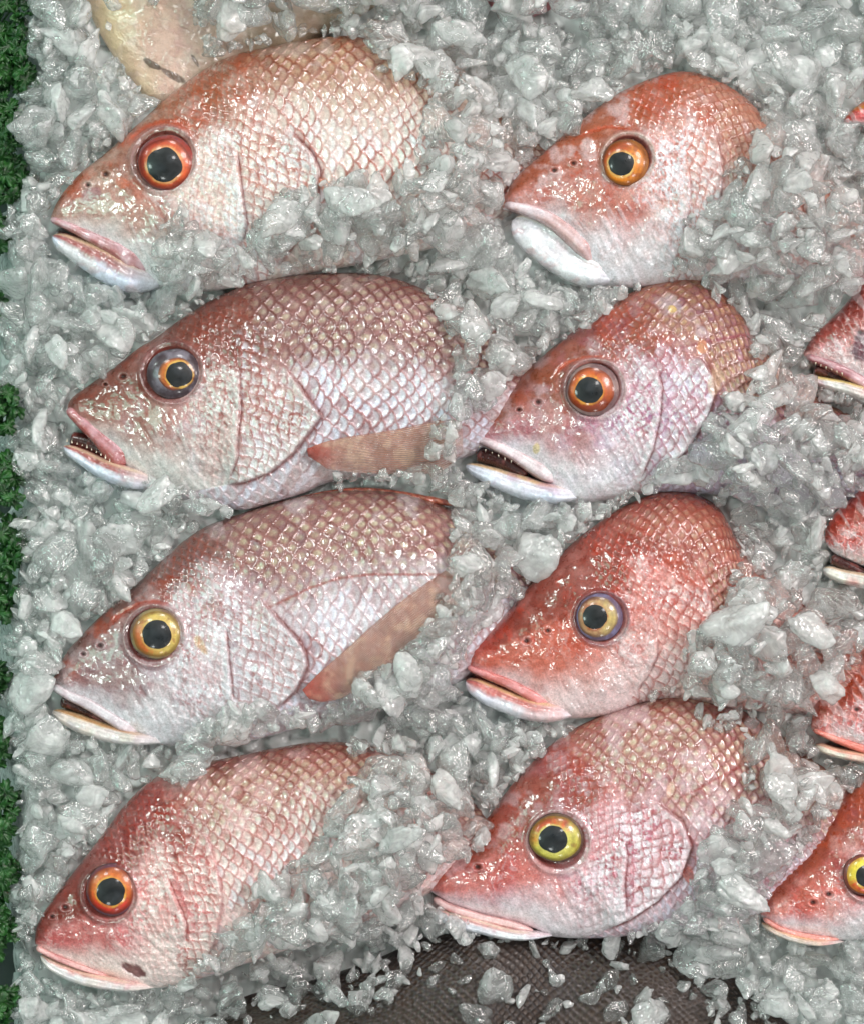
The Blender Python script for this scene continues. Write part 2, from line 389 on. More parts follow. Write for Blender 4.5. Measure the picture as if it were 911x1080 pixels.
    col = mix(col, c['silver'], gc * 0.8 * P.get('gs', 1)); col = mix(col, c['edge'], ge * (0.45 + 0.4 * f1) * P.get('gs', 1))
    ne = sm(0.66, 0.95, Dc) * nape * P.get('ns', 0.7); col = mix(col, c['red'], ne * 0.6); col = mix(col, c['pale'], (1 - sm(0.15, 0.55, Dc)) * nape * Rc * 0.55 * P.get('ns', .7))
    # flank
    back = sm(P.get('b0', 0.50), P.get('b1', 0.92), q + (n40 - 0.5) * 0.22)
    sc_c = np.zeros_like(col) + c['silver']
    sc_c = mix(sc_c, c['sback'], back * 0.9)
    sc_c = mix(sc_c, c['blue'], sm(0.45, 0.8, Rs) * (1 - back) * 0.35)
    sc_c = mix(sc_c, c['mauve'], sm(0.6, 1.0, 1 - Rs) * 0.4) * (0.82 + 0.34 * Rs[..., None])
    spot = (1 - sm(0.20, 0.60, np.hypot(Ds - 0.52, Vs * 0.8) * 1.6)) * back * P.get('spot', 0.5)
    sc_c = mix(sc_c, c['spotc'], spot * (0.4 + 0.6 * Rs))
    lw_ = 0.80 + 0.06 * (g(50, 2, 11) - 0.5) * 2
    edge = sm(lw_ - 0.05, lw_ + 0.12, Ds) * (0.70 + 0.30 * f1)
    root_ = (1 - sm(0.46, 0.66, Ds)) * 0.5                       # the covered root of each scale shows the skin colour
    sc_c = mix(sc_c, mix(np.zeros_like(col) + c['edge'], c['eback'], back), root_ * (0.5 + 0.5 * f1))
    fade = sm(0.50, 0.66, g(46, 4, 515, 44)) * P.get('fade', 0.7)
    edge = edge * (1 - 0.6 * fade) * (1 - 0.5 * (1 - sm(0.05, 0.3, q)))
    sc_c = mix(sc_c, mix(np.zeros_like(col) + c['pale'], c['sback'], back), fade * 0.45)
    sc_c = mix(sc_c, mix(np.zeros_like(col) + c['edge'], c['eback'], back), edge * P.get('sedge', 0.85))
    sc_c = mix(sc_c, c['top'], sm(0.86, 1.0, q) * 0.6)
    sc_c = mix(sc_c, c['pale'], sm(0.6, 0.75, g(30, 4, 15, 815)) * 0.35)
    col = mix(col, sc_c, Mb)
    if P.get('lat'):
        ld, ls, lp = polydist(x, y, P['lat']); col = mix(col, c['edge'], (1 - sm(0.7, 2.2, ld)) * Mb * 0.7)
    # arc over the eye
    if P.get('arc'):
        ad, as_, ap = polydist(x, y, spline(P['arc'], 24)); ta = np.clip(np.minimum(ap, 1 - ap) * 5, 0, 1)
        wv = P.get('arcw', 3.0); col = mix(col, c['arc'], (1 - sm(wv * .5, wv * 1.6, ad + (f1 - .5) * 3)) * ta * 0.85)
        z = z - 1.2 * np.exp(-(ad / 2.0) ** 2) * ta
    # folds: gill cover edges
    hard = sm(0.28, 0.42, opp) * (1 - sm(0.93, 1.0, opp)) * P.get('ophard', 1.0)
    z = z + inside_amt * hard * (np.where(ops < 0, 9 * np.exp(-np.abs(ops) / 26) - 1.5 * np.exp(-(ops / 1.6) ** 2), -3.2 * np.exp(-ops / 7)))
    col = mix(col, c['white'], np.exp(-((ops + 3.5) / 3.0) ** 2) * hard * 0.35)
    col = mix(col, c['groove'], np.exp(-((ops - 1.4) / 1.9) ** 2) * hard * 0.9)
    if pr:
        hp = (1 - pend) * P.get('prehard', 1.0)
        z = z + inside_amt * hp * (np.where(prs < 0, 3.8 * np.exp(-np.abs(prs) / 16), -2.4 * np.exp(-prs / 6)) - 1.5 * np.exp(-(prs / 1.8) ** 2))
        col = mix(col, c['groove'], np.exp(-((prs - 1.0) / 1.3) ** 2) * hp * 0.75)
        col = mix(col, c['white'], np.exp(-((prs + 4) / 2.5) ** 2) * hp * 0.4)
        col = mix(col, c['mauve'], np.exp(-((prs - 7) / 4) ** 2) * hp * 0.3)
    # eye socket, ridge in front, nostrils
    if 'eye' in P:
        z = z + 2.2 * np.exp(-((dE / er - 1.16) / 0.10) ** 2) - 5 * (1 - sm(0.80, 1.02, dE / er))
        col = mix(col, c['rim'], np.exp(-((dE / er - 1.12) / 0.10) ** 2) * 0.75)
        col = mix(col, c['groove'], np.exp(-((dE / er - 1.30) / 0.035) ** 2) * 0.28 * sm(0.3, 0.7, f2))
        col = mix(col, c['groove'], (1 - sm(0.96, 1.06, dE / er)) * 0.9)
    for (nx, ny, nr) in P.get('nost', []):
        nr = nr * 0.85
        dn = np.hypot((x - nx) * 0.8 + (y - ny) * 0.5, (y - ny) * 1.1 - (x - nx) * 0.4)
        z = z - 4.0 * np.exp(-(dn / nr) ** 2) + 1.0 * np.exp(-((dn - nr * 1.9) / (nr * 0.6)) ** 2)
        col = mix(col, lin(45, 14, 12), np.exp(-(dn / nr) ** 4) * 0.95)
        col = mix(col, c['pale'], np.exp(-((dn - nr * 2) / (nr * .6)) ** 2) * 0.12)
    for (nx, ny, rx, ry, an, kk, am) in P.get('marks', []):
        ca, sa = math.cos(math.radians(an)), math.sin(math.radians(an))
        dx_, dy_ = x - nx, y - ny; dm = np.hypot((dx_ * ca + dy_ * sa) / rx, (-dx_ * sa + dy_ * ca) / ry) + (f1 - 0.5) * 0.8 + (g(12, 3) - .5) * .5
        mm = 1 - sm(0.75, 1.1, dm); col = mix(col, np.array(kk), mm * am); 
        if am > .85: z = z - 3 * mm * inside_amt
    # relief
    z = z + inside_amt * (Mb * 2.0 * (sm(0.4, 0.93, Ds) - 0.5) * (1 - 0.6 * fade) + gill * 1.3 * (sm(0.2, 0.95, Dg) - .5) + cheek * 1.0 * (sm(0.2, 0.95, Dc) - .5) + nape * 0.9 * (sm(.2, .95, Dc) - .5))
    z = z + inside_amt * ((g(30, 3, 60) - 0.5) * 5 * (1 - Mb) + (f1 - 0.5) * 0.8 + (g(3, 2) - 0.5) * 0.25)
    # lines running down the lachrymal bone and chin
    wr = nz.f(along * 1.0, across * 0.22, 5, 2); zone = sm(0.9, 1.6, across / er) * (1 - sm(0.2, 1.0, prs / 30 + 0.5)) * (1 - Mb)
    z = z + (wr - 0.5) * 1.6 * zone * inside_amt + (r1 - 0.5) * 1.1 * hb * inside_amt; col = mix(col, c['white'], sm(0.58, 0.72, wr) * zone * 0.25)
    col = np.clip(col, 0.004, 0.92)
    # keep a raster of the upper surface
    raster(x.ravel(), y.ravel(), z.ravel(), HF)
    own = np.full((GW, GH), 0.0); raster(x.ravel(), y.ravel(), z.ravel(), own)
    def zat(px, py, r=2):
        i = int((px - GX0) / GS); j = int((py - GY0) / GS); s_ = own[max(0, i - r):i + r + 1, max(0, j - r):j + r + 1]
        return float(s_.max()) if s_.size and s_.max() > 0 else ZM
    # under side
    th2 = np.linspace(np.pi, 2 * np.pi, UNDER_N + 2)[1:-1][None, :]
    q2 = (1 - np.cos(th2)) / 2 + 0 * arc[:, None]; pr2 = np.abs(1 - np.abs(2 * q2 - 1) ** 2.25) ** 0.5
    x2 = Vn[:, :1] * (1 - q2) + D[:, :1] * q2; y2 = Vn[:, 1:] * (1 - q2) + D[:, 1:] * q2; z2 = zc[:, None] - wa[:, None] * pr2
    c2 = np.zeros(x2.shape + (3,)) + c['mid'] * 0.8
    X = np.concatenate([x, x2], 1); Y = np.concatenate([y, y2], 1); Z = np.concatenate([z, z2], 1); CC = np.concatenate([col, c2], 1)
    m = X.shape[1]
    F = grid_faces(BODY_N, m, True)
    F = F[:, ::-1]; caps = [np.array([list(range(m))]), np.array([[(BODY_N - 1) * m + i for i in range(m)][::-1]])]
    mesh_np('body', world(X, Y, Z, base).reshape(-1, 3), [F] + caps, P.get('mat', M_SKIN), root, CC.reshape(-1, 3))

    # ---- eye
    if 'eye' in P:
        ex, ey, er = P['eye'][:3]; E = P['ey']; pux, puy, prad = E['p']
        z0 = zat(ex, ey + er * 1.15, 3) * 0.5 + zat(ex + er * 1.15, ey, 3) * 0.5 - 6.0
        nr_, na = 46, 96
        r = np.linspace(0, 1, nr_)[:, None]; a = np.linspace(0, 2 * np.pi, na, endpoint=False)[None, :]
        EY = er * P['eye'][3] if len(P['eye']) > 3 else er
        def dome(dx, dy): return er * 0.40 * np.sqrt(np.clip(1.04 - (dx / er) ** 2 - (dy / EY) ** 2, 0, 2)) * 1.0
        lx, ly = lift((ex, ey), z0 + 6)
        def disc(name, cx_, cy_, rx, ry, dz, colf, parent, dent=0.0, wob_=0.0):
            ww = 1 + wob_ * (nz.f(np.cos(a) * 20 + 50 + 0 * r, np.sin(a) * 20 + 50 + 0 * r, 14, 2) - 0.5)
            dx = cx_ + rx * r * np.cos(a) * ww; dy = cy_ + ry * r * np.sin(a) * ww
            zz = z0 + dome(dx, dy) + dz - dent * (1 - r ** 2)
            cl = colf(r + 0 * a, a + 0 * r, dx, dy)
            V = world(lx + dx, ly + dy, zz, base)
            V = np.concatenate([V[0, :1], V[1:].reshape(-1, 3)]); cl = np.concatenate([cl[0, :1], cl[1:].reshape(-1, 3)])
            i = np.arange(na); f0 = np.stack([np.zeros(na, int), 1 + (i + 1) % na, 1 + i], 1)
            FF = grid_faces(nr_ - 1, na, True) + 1
            # skirt down so the piece has a thickness
            return mesh_np(name, V, [f0, FF], M_EYE, parent, np.clip(cl, .003, .95))
        def c_out(r, a, dx, dy):
            nn = nz.f(dx + 90, dy + 90, 11, 4)
            k = mix(np.zeros(r.shape + (3,)) + E['out'], E['out2'], sm(0.35, 0.65, nn) * .7)
            k = mix(k, lin(25, 12, 14), sm(0.955, 0.99, r) * 0.8); return k
        def c_iris(r, a, dx, dy):
            nn = nz.f(np.cos(a) * 26 * 3 + 300, np.sin(a) * 26 * 3 + 300, 16, 3)
            dirn = 0.5 + 0.5 * np.cos(a - math.radians(E['dir']))
            k = mix(np.zeros(r.shape + (3,)) + E['iris'], E['iris2'], sm(0.45, 0.95, dirn + (nn - 0.5) * 0.5))
            n5 = nz.f(dx * 1.0 + 200, dy * 1.0 + 77, 7, 4); k = k * (0.50 + 0.45 * nn + 0.45 * n5)[..., None]; k = mix(k, lin(120, 34, 20), sm(0.56, 0.70, n5) * 0.55)
            k = mix(k, E['irim'], sm(0.82, 0.98, r) * 0.75)
            rp = np.hypot(dx - (pux - ex), dy - (puy - ey)) / prad
            k = mix(k, E['ring'] * .8, (1 - sm(1.04, 1.16 + 0.22 * nn, rp)) * (0.35 + 0.6 * sm(.35, .65, n5))); k = mix(k, lin(60, 25, 10), sm(1.3, 1.5, rp) * (1 - sm(1.5, 1.8, rp)) * 0.25)
            return k
        def c_pup(r, a, dx, dy):
            k = np.zeros(r.shape + (3,)) + lin(14, 17, 20); return mix(k, lin(40, 46, 52), sm(0.4, 0.8, nz.f(dx + 40, dy + 40, 9, 3)) * (1 - sm(.6, .9, r)) * 0.5)
        eo = disc('eye', 0, 0, er * 1.02, EY * 1.02, 0, c_out, root, wob_=0.08)
        ir = E.get('ir', 0.84); icx = (pux - ex) * 0.45; icy = (puy - ey) * 0.45
        disc('iris', icx, icy, er * ir, EY * ir, 0.35, c_iris, eo, wob_=0.11)
        disc('pupil', pux - ex, puy - ey, prad * 1.03, prad, 0.75, c_pup, eo, 0.25, 0.16)

    # ---- jaws
    tipz = 12.0
    if P.get('lip'):
        pts, hw = P['lip']; C = spline(pts, len(hw))
        zh = [max(12.0, zat(C[i][0], C[i][1] , 3) - ZM + (0.8 if i < len(hw) - 1 else -0.6)) for i in range(len(hw))]
        for i in range(1, len(zh) - 1): zh[i] = max(zh[i], zh[i - 1])
        lc = P.get('lipc', (c['mauve'], c['pale'], c['red']))
        def lipcol(px, py, k, a):
            nn = nz.f(px, py, 9, 4); n3 = nz.f(px + 90, py, 22, 3)
            cl = mix(np.zeros(px.shape + (3,)) + lc[0], lc[1], sm(0.35, 0.75, nn * 0.6 + n3 * 0.5 + 0.15 * a))
            cl = mix(cl, lc[1], np.exp(-((a - 0.0) / 0.22) ** 2) * 0.45)
            cl = mix(cl, lc[2], np.exp(-((a - 0.80) / 0.16) ** 2) * 0.35); cl = mix(cl, c['groove'], np.exp(-((a + 0.93) / 0.10) ** 2) * 0.6)
            return np.clip(cl, .004, .95)
        sweep('upper_jaw', pts, hw, [ZM] * 2, zh, lipcol, M_JAW, root, base, flat=3.2, ends=(0.06, 0.20), bumpf=lambda px, py, k, a: (nz.f(px, py, 12, 3) - 0.5) * 2.2 - 1.6 * np.exp(-((a - 0.15) / 0.16) ** 2) * sm(.25, .5, k))
    if P.get('jaw'):
        pts, hw = P['jaw']; m_ = len(hw); C = spline(pts, m_)
        zl = P.get('jz', (15, 44)); zh = list(np.linspace(zl[0], zl[1], m_))
        zb = zat(C[-1][0], C[-1][1], 2) - ZM; zh[-1] = max(8, min(zh[-1], zb - 4) + 4)
        jc = P.get('jawc', (c['mauve'], lin(225, 225, 235), lin(235, 220, 190)))
        gum = P.get('gum', 0.55)
        def jawcol(px, py, k, a):
            nn = nz.f(px, py, 16, 4)
            cl = mix(np.zeros(px.shape + (3,)) + jc[1], c['blue'], sm(0.45, 0.7, nn) * 0.25)
            cl = mix(cl, c['pale'], sm(0.5, 0.7, nz.f(px, py, 30, 3)) * .5)
            cl = mix(cl, jc[0], sm(gum - 0.3, gum + 0.1, a + (nn - 0.5) * 0.6) * (1 - sm(0.5, 0.95, k)))
            cl = mix(cl, jc[2], np.exp(-((a - 0.72) / 0.15) ** 2) * 0.8 * (1 - sm(0.7, 0.95, k)))
            cl = mix(cl, c['mauve'], sm(0.62, 0.75, nz.f(px * .5, py + 55, 10, 3)) * 0.35)
            cl = mix(cl, c['mid'], sm(0.55, 1.0, k + (nn - .5) * .4) * 0.5 * (1 - sm(-.6, .3, -a)))
            cl = mix(cl, c['white'], sm(0.7, 1.0, k) * 0.6)
            cl = mix(cl, lin(150, 110, 110), np.exp(-((a - 0.42 + 0.15 * k) / 0.05) ** 2) * 0.35)
            cl = mix(cl, lin(90, 80, 100), np.exp(-((a + 0.15 + (nn - .5) * .3) / 0.05) ** 2) * 0.25)
            return np.clip(cl, .004, .95)
        sweep('lower_jaw', pts, hw, [ZM - 4, ZM - 4], zh, jawcol, M_JAW, root, base, flat=3.0, ends=(0.12, 0.30), m=64, n=150, bumpf=lambda px, py, k, a: (nz.f(px, py, 14, 4) - 0.5) * 4.5 - 1.8 * np.exp(-((a + 0.15) / 0.08) ** 2) - 1.6 * np.exp(-((a - 0.42 + 0.15 * k) / 0.07) ** 2) + 1.2 * (nz.f(k * 30, a * 9 + 20, 2.0, 3) - .5))
    if P.get('gap'):
        pts, hw = P['gap']
        sweep('mouth_lining', pts, hw, [ZM - 6] * 2, [12, 18], lambda px, py, k, a: np.clip(mix(np.zeros(px.shape + (3,)) + lin(58, 18, 16), lin(150, 80, 75), sm(0.55, 0.75, nz.f(px, py, 8, 3)) * 0.5), 0.002, 1), M_JAW, root, base, n=50, m=24)
    if P.get('teeth'):
        V, F, Cc = [], [], []
        T0 = spline(P['teeth'][0], P['teeth'][1]); up_ = P['teeth'][2]
        for i, (tx, ty) in enumerate(T0):
            k = RNG.uniform(0.45, 0.95); L_ = 4.6 * k; zb = P['teeth'][3] + i * P['teeth'][4]; r_ = 1.1 * k; b0 = len(V)
            for s_ in range(7):
                aa = 2 * math.pi * s_ / 7; V.append((tx + r_ * math.cos(aa), ty + 0.3 * r_ * math.sin(aa), zb + r_ * math.sin(aa)))
            V.append((tx + RNG.uniform(-.6, .6), ty - up_ * L_, zb + 0.4)); F += [(b0 + s_, b0 + (s_ + 1) % 7, b0 + 7) for s_ in range(7)]
        V = np.array(V); mesh_np('teeth', world(V[:, 0], V[:, 1], V[:, 2], base), np.array(F), M_JAW, root, np.tile(lin(225, 215, 195), (len(V), 1)))
    # ---- pectoral fin
    if P.get('fin'):
        A = spline(P['fin'][0], 220); B = spline(P['fin'][1], 220); nr_ = 160
        r = np.linspace(0, 1, nr_)[None, :]; px = A[:, :1] * (1 - r) + B[:, :1] * r; py = A[:, 1:] * (1 - r) + B[:, 1:] * r
        k = np.linspace(0, 1, 220)[:, None] + 0 * r
        zz = np.array([[zat(px[i, j], py[i, j], 2) for j in range(0, nr_, 8)] for i in range(0, 220, 8)])
        # smooth height over the flank under the fin
        for _ in range(6):
            zz = (zz + np.roll(zz, 1, 0) + np.roll(zz, -1, 0)) / 3 if False else (np.pad(zz, 1, 'edge')[:-2, 1:-1] + np.pad(zz, 1, 'edge')[2:, 1:-1] + np.pad(zz, 1, 'edge')[1:-1, :-2] + np.pad(zz, 1, 'edge')[1:-1, 2:] + zz) / 5
        fi = np.linspace(0, zz.shape[0] - 1.001, 220)[:, None] + 0 * r; fj = np.linspace(0, zz.shape[1] - 1.001, nr_)[None, :] + 0 * k
        i0, j0 = fi.astype(int), fj.astype(int); u_, v_ = fi - i0, fj - j0
        zt = (zz[i0, j0] * (1 - u_) + zz[i0 + 1, j0] * u_) * (1 - v_) + (zz[i0, j0 + 1] * (1 - u_) + zz[i0 + 1, j0 + 1] * u_) * v_
        nray = 24; ph = r * nray + (nz.f(px, py, 60, 2) - 0.5) * 1.2
        ray = np.abs(((ph) % 1) - 0.5) * 2; fine = np.abs(((ph * (1 + 2 * (k > 0.35)) * 1.0) % 1) - 0.5) * 2
        zt = zt + 2.5 + 4 * np.sin(np.pi * r) * (1 - k * 0.5) + 0.55 * sm(0.3, 0.9, ray) + (nz.f(px, py, 26, 3) - .5) * 5 + 3 * (1 - k)
        n9 = nz.f(px, py, 12, 4); seg = np.sin(k * 120 + r * 9) * 0.5 + 0.5
        cl = mix(np.zeros(px.shape + (3,)) + lin(206, 164, 146), lin(140, 76, 62), sm(0.3, 0.9, ray) * 0.6 * (0.5 + nz.f(px, py, 20, 3)))
        cl = mix(cl, lin(225, 200, 175), sm(0.5, 0.7, n9) * 0.4); cl = mix(cl, lin(170, 100, 70), seg * 0.12)
        cl = mix(cl, lin(170, 70, 60), (1 - sm(0.0, 0.28, k + (n9 - 0.5) * 0.25)) * 0.85); cl = mix(cl, lin(150, 80, 60), (1 - sm(0.0, 0.06, r)) * 0.6)
        al = np.clip(0.34 + 0.42 * sm(0.3, 0.9, ray) + 0.5 * (1 - sm(0, .25, k)) + (n9 - .5) * .3, .15, 1) * (1 - 0.5 * sm(.75, 1, k)) * (1 - .35 * sm(.85, 1, r))
        Vt = world(px, py, zt, base).reshape(-1, 3); Vb = world(px, py, zt - 1.2, base).reshape(-1, 3); N_ = len(Vt)
        ft = grid_faces(220, nr_); fb = ft[:, ::-1] + N_
        ring = [i * nr_ for i in range(220)] + [219 * nr_ + j for j in range(1, nr_)] + [i * nr_ + nr_ - 1 for i in range(218, -1, -1)] + [j for j in range(nr_ - 2, 0, -1)]
        ring = np.array(ring); rn = np.roll(ring, -1); fs = np.stack([ring, rn, rn + N_, ring + N_], 1)
        mesh_np('pectoral_fin', np.concatenate([Vt, Vb]), [ft, fb, fs], M_FIN, root, np.concatenate([np.concatenate([cl, al[..., None]], -1).reshape(-1, 4)] * 2))
        raster(px.ravel(), py.ravel(), zt.ravel(), HF)
    # ---- folded dorsal fin along the back
    if P.get('dfin'):
        pts, hw = P['dfin']
        def dcol(px, py, k, a):
            nn = nz.f(px, py, 7, 4); st = 0.5 + 0.5 * np.sin(px * 0.75 + a * 2)
            return np.clip(mix(mix(np.zeros(px.shape + (3,)) + lin(150, 72, 56), lin(196, 128, 100), st * 0.4), lin(110, 40, 36), sm(0.5, 0.7, nn) * .6), .003, 1)
        sweep('dorsal_fin', pts, hw, [ZM + 2] * 2, [6, 8], dcol, M_JAW, root, base, n=160, bumpf=lambda px, py, k, a: 0.7 * np.sin(px * 0.45 + a * 2))
    return root

def pal(top, mid, mauve, pale, snout, red, edge, sback, eback, silver=(214, 208, 208), white=(222, 222, 226), arc=(180, 70, 35), blue=(196, 204, 226), groove=(120, 55, 50), spotc=(214, 200, 172), rim=(150, 110, 110)):
    R_ = {k: lin(*v) for k, v in dict(top=top, mid=mid, mauve=mauve, pale=pale, snout=snout, red=red, edge=edge, sback=sback, eback=eback, silver=silver, white=white, arc=arc, blue=blue, groove=groove, spotc=spotc, rim=rim).items()}
    for k, f in dict(top=.60, red=.82, eback=.60, sback=.74, edge=.64, snout=.84, mauve=.92, silver=1.22, white=1.08).items(): R_[k] = R_[k] * f
    for k, f in dict(top=1.28, red=1.22, eback=1.25, edge=1.35, snout=1.3, sback=1.15, mauve=1.35, mid=1.45, pale=1.2, blue=1.1).items():
        l_ = R_[k].mean(); R_[k] = np.clip(l_ + (R_[k] - l_) * f, .004, .9)
    for k in ('top', 'red', 'eback', 'snout'): R_[k] = R_[k] * np.array([.93, 1.12, .92])
    R_['mid'] = R_['mid'] * np.array([1, .985, .94]) * .80 + np.array([.60, .54, .58]) * .20 if top[0] > 100 else R_['mid']
    return R_
def eyec(p, out, out2, iris, iris2, irim, ring, dir=0, ir=0.84):
    return dict(p=p, out=lin(*out), out2=lin(*out2), iris=lin(*iris), iris2=lin(*iris2), irim=lin(*irim), ring=lin(*ring), dir=dir, ir=ir)

FISH = {}
FISH['A'] = dict(drop=62, d0=400, seed=11, label='pinkish snapper with broad orange ringed eye, topmost of the left row beside the pale fish',
  D=[(54, 228), (60, 214), (71, 198), (88, 180), (110, 163), (148, 129), (181, 99), (219, 71), (246, 58), (274, 51), (310, 44), (351, 38), (380, 39), (410, 46), (450, 66), (500, 92), (560, 130), (600, 165)],
  V=[(54, 234), (75, 245), (100, 257), (125, 272), (150, 291), (172, 304), (215, 308), (260, 301), (330, 288), (400, 275), (480, 255), (560, 225), (600, 205)],
  op=[(262, 50), (282, 95), (298, 133), (314, 150), (330, 166), (339, 184), (336, 215), (320, 250), (290, 287)],
  pre=[(252, 160), (256, 190), (259, 215), (263, 240), (258, 262)],
  eye=(176, 171, 30, 0.95), ey=eyec((174, 174, 17.5), (150, 60, 48), (120, 70, 80), (205, 82, 34), (180, 60, 32), (120, 42, 34), (238, 176, 110), 200, .90),
  nost=[(114, 186, 3.2), (95, 197, 2.6)], arc=[(130, 158), (150, 142), (172, 134), (195, 136), (209, 146)], arcw=4.5,
  lip=([(54, 231), (75, 240), (100, 252), (125, 265), (145, 279), (157, 292)], [4, 5, 6.5, 9, 12, 10]), lipc=(lin(165, 100, 98), lin(205, 170, 178), lin(150, 70, 62)),
  jaw=([(56, 249), (76, 260), (106, 276), (136, 292), (172, 299)], [8, 14, 18, 16, 11]), jawc=(lin(160, 95, 92), lin(214, 218, 236), lin(225, 200, 165)), gum=0.05,
  gap=([(60, 244), (90, 254), (120, 272)], [1.5, 2, 2]),
  c=pal((168, 98, 78), (212, 188, 180), (196, 160, 158), (222, 212, 204), (160, 104, 100), (182, 80, 44), (170, 84, 62), (184, 132, 104), (146, 68, 44), silver=(222, 216, 210), spotc=(228, 212, 180)),
  mottle=.8, blot=.65, r0=.56, r1=.88, cs=.6, sedge=1.0, ssize=15, marks=[(100, 207, 12, 7, -30, lin(140, 84, 100), .5), (132, 196, 9, 6, 40, lin(178, 84, 48), .6), (345, 200, 10, 6, 60, lin(200, 120, 80), .7)])
FISH['B'] = dict(drop=62, d0=400, seed=23, label='brownish red snapper with open toothed mouth and spread fin, second in left row',
  D=[(71, 432), (75, 421), (90, 409), (110, 395), (130, 380), (148, 366), (165, 356), (190, 337), (220, 318), (241, 308), (269, 297), (312, 290), (352, 288), (385, 288), (412, 292), (440, 302), (475, 318), (520, 342), (570, 375), (610, 410)],
  V=[(72, 436), (90, 454), (108, 472), (128, 490), (145, 503), (165, 514), (200, 529), (253, 538), (286, 531), (319, 521), (348, 509), (400, 502), (460, 492), (540, 465), (605, 440)],
  op=[(258, 300), (268, 330), (284, 362), (299, 382), (315, 405), (329, 425), (341, 440), (329, 456), (309, 481), (286, 499), (262, 508), (240, 512)],
  pre=[(254, 385), (256, 410), (257, 430), (254, 456), (253, 484), (243, 508)],
  eye=(184, 394, 28.5, 0.90), ey=eyec((189.5, 395, 13), (66, 52, 58), (132, 126, 138), (196, 104, 34), (150, 66, 34), (60, 30, 34), (236, 190, 90), 60, .66),
  nost=[(132, 398, 3.0), (113, 406, 1.8)],
  lip=([(72, 431), (88, 446), (105, 461), (120, 475), (136, 489)], [5, 7, 8.5, 12, 15]), lipc=(lin(160, 84, 80), lin(196, 150, 158), lin(140, 70, 66)),
  jaw=([(67, 471), (88, 482), (110, 494), (135, 503), (172, 512)], [5.5, 9.5, 12, 12, 10]), jawc=(lin(160, 88, 82), lin(212, 216, 232), lin(225, 200, 170)), gum=0.15,
  gap=([(74, 462), (95, 468), (120, 484)], [8, 9, 6]), teeth=([(72, 466), (90, 471), (108, 480), (118, 487)], 10, 1.0, ZM + 12, 1.5),
  fin=([(326, 474), (345, 467), (368, 462), (418, 454), (447, 448), (470, 444), (486, 446)], [(327, 482), (338, 489), (352, 496), (400, 500), (447, 500), (470, 494), (488, 478)]),
  c=pal((128, 62, 52), (178, 132, 126), (158, 106, 104), (206, 192, 188), (132, 74, 66), (150, 62, 46), (158, 92, 88), (156, 104, 98), (116, 54, 48), silver=(206, 204, 214), white=(214, 214, 212), rim=(130, 80, 80)),
  mottle=.35, blot=.35, r0=.48, r1=.72, pt=.1, cs=.8, b0=.42, b1=.68, spot=.75, ssize=16, sedge=.95)
FISH['C'] = dict(drop=62, d0=400, seed=37, label='pale mauve snapper with yellow ringed eye and slanting pectoral fin, third in left row',
  D=[(55, 718), (62, 704), (71, 687), (88, 668), (110, 646), (132, 627), (158, 603), (192, 572), (220, 554), (253, 542), (286, 532), (319, 523), (352, 517), (378, 516), (404, 517), (431, 521), (470, 534), (510, 556), (560, 590), (605, 630)],
  V=[(56, 723), (83, 741), (108, 753), (130, 768), (150, 779), (173, 786), (220, 787), (270, 780), (330, 764), (400, 747), (480, 722), (560, 690), (605, 665)],
  op=[(225, 550), (250, 590), (270, 618), (284, 638), (302, 658), (316, 672), (324, 686), (326, 700), (314, 726), (285, 752)],
  pre=[(241, 660), (243, 680), (245, 700), (247, 720), (248, 738)],
  eye=(165.5, 668.5, 28, 0.93), ey=eyec((166, 669, 14.8), (150, 130, 90), (110, 76, 76), (206, 178, 92), (196, 104, 50), (130, 100, 50), (226, 190, 104), 160, .90),
  nost=[(108, 680, 2.8), (90, 689, 2.3)], arc=[(115, 662), (125, 650), (140, 641), (160, 635), (185, 637)], arcw=2.6,
  lip=([(57, 723), (75, 733), (95, 742), (115, 754), (135, 766), (149, 774)], [5, 6, 7, 7, 8, 6]), lipc=(lin(190, 172, 180), lin(214, 206, 212), lin(150, 96, 92)),
  jaw=([(56, 750), (75, 759), (100, 768), (130, 776), (176, 781)], [6, 10, 10, 8, 6]), jawc=(lin(200, 170, 130), lin(212, 200, 192), lin(176, 126, 80)), gum=0.6,
  gap=([(64, 738), (90, 748), (120, 765)], [7, 8, 5]),
  fin=([(321, 725), (340, 706), (362, 687), (398, 654), (431, 627), (466, 603), (486, 590)], [(328, 735), (345, 738), (368, 731), (390, 713), (418, 695), (455, 672), (492, 636)]),
  dfin=([(290, 532), (340, 521), (378, 517), (420, 521), (480, 532)], [1.5, 2.5, 3.2, 3.8, 3.5]),
  c=pal((126, 76, 72), (186, 164, 170), (160, 130, 142), (214, 206, 210), (136, 98, 100), (158, 66, 44), (160, 86, 78), (160, 108, 100), (128, 62, 52), silver=(208, 206, 214), white=(216, 216, 222), arc=(170, 62, 40), spotc=(212, 204, 172)),
  lat=[(262, 650), (296, 635), (329, 619), (358, 609), (391, 605), (457, 605), (520, 615)],
  mottle=.85, blot=.75, r0=.60, r1=.92, cs=.45, b0=.45, b1=.75, spot=.9, ssize=15.5, sedge=.8, gs=.8,
  marks=[(215, 677, 12, 5, 60, lin(200, 150, 90), .6)])
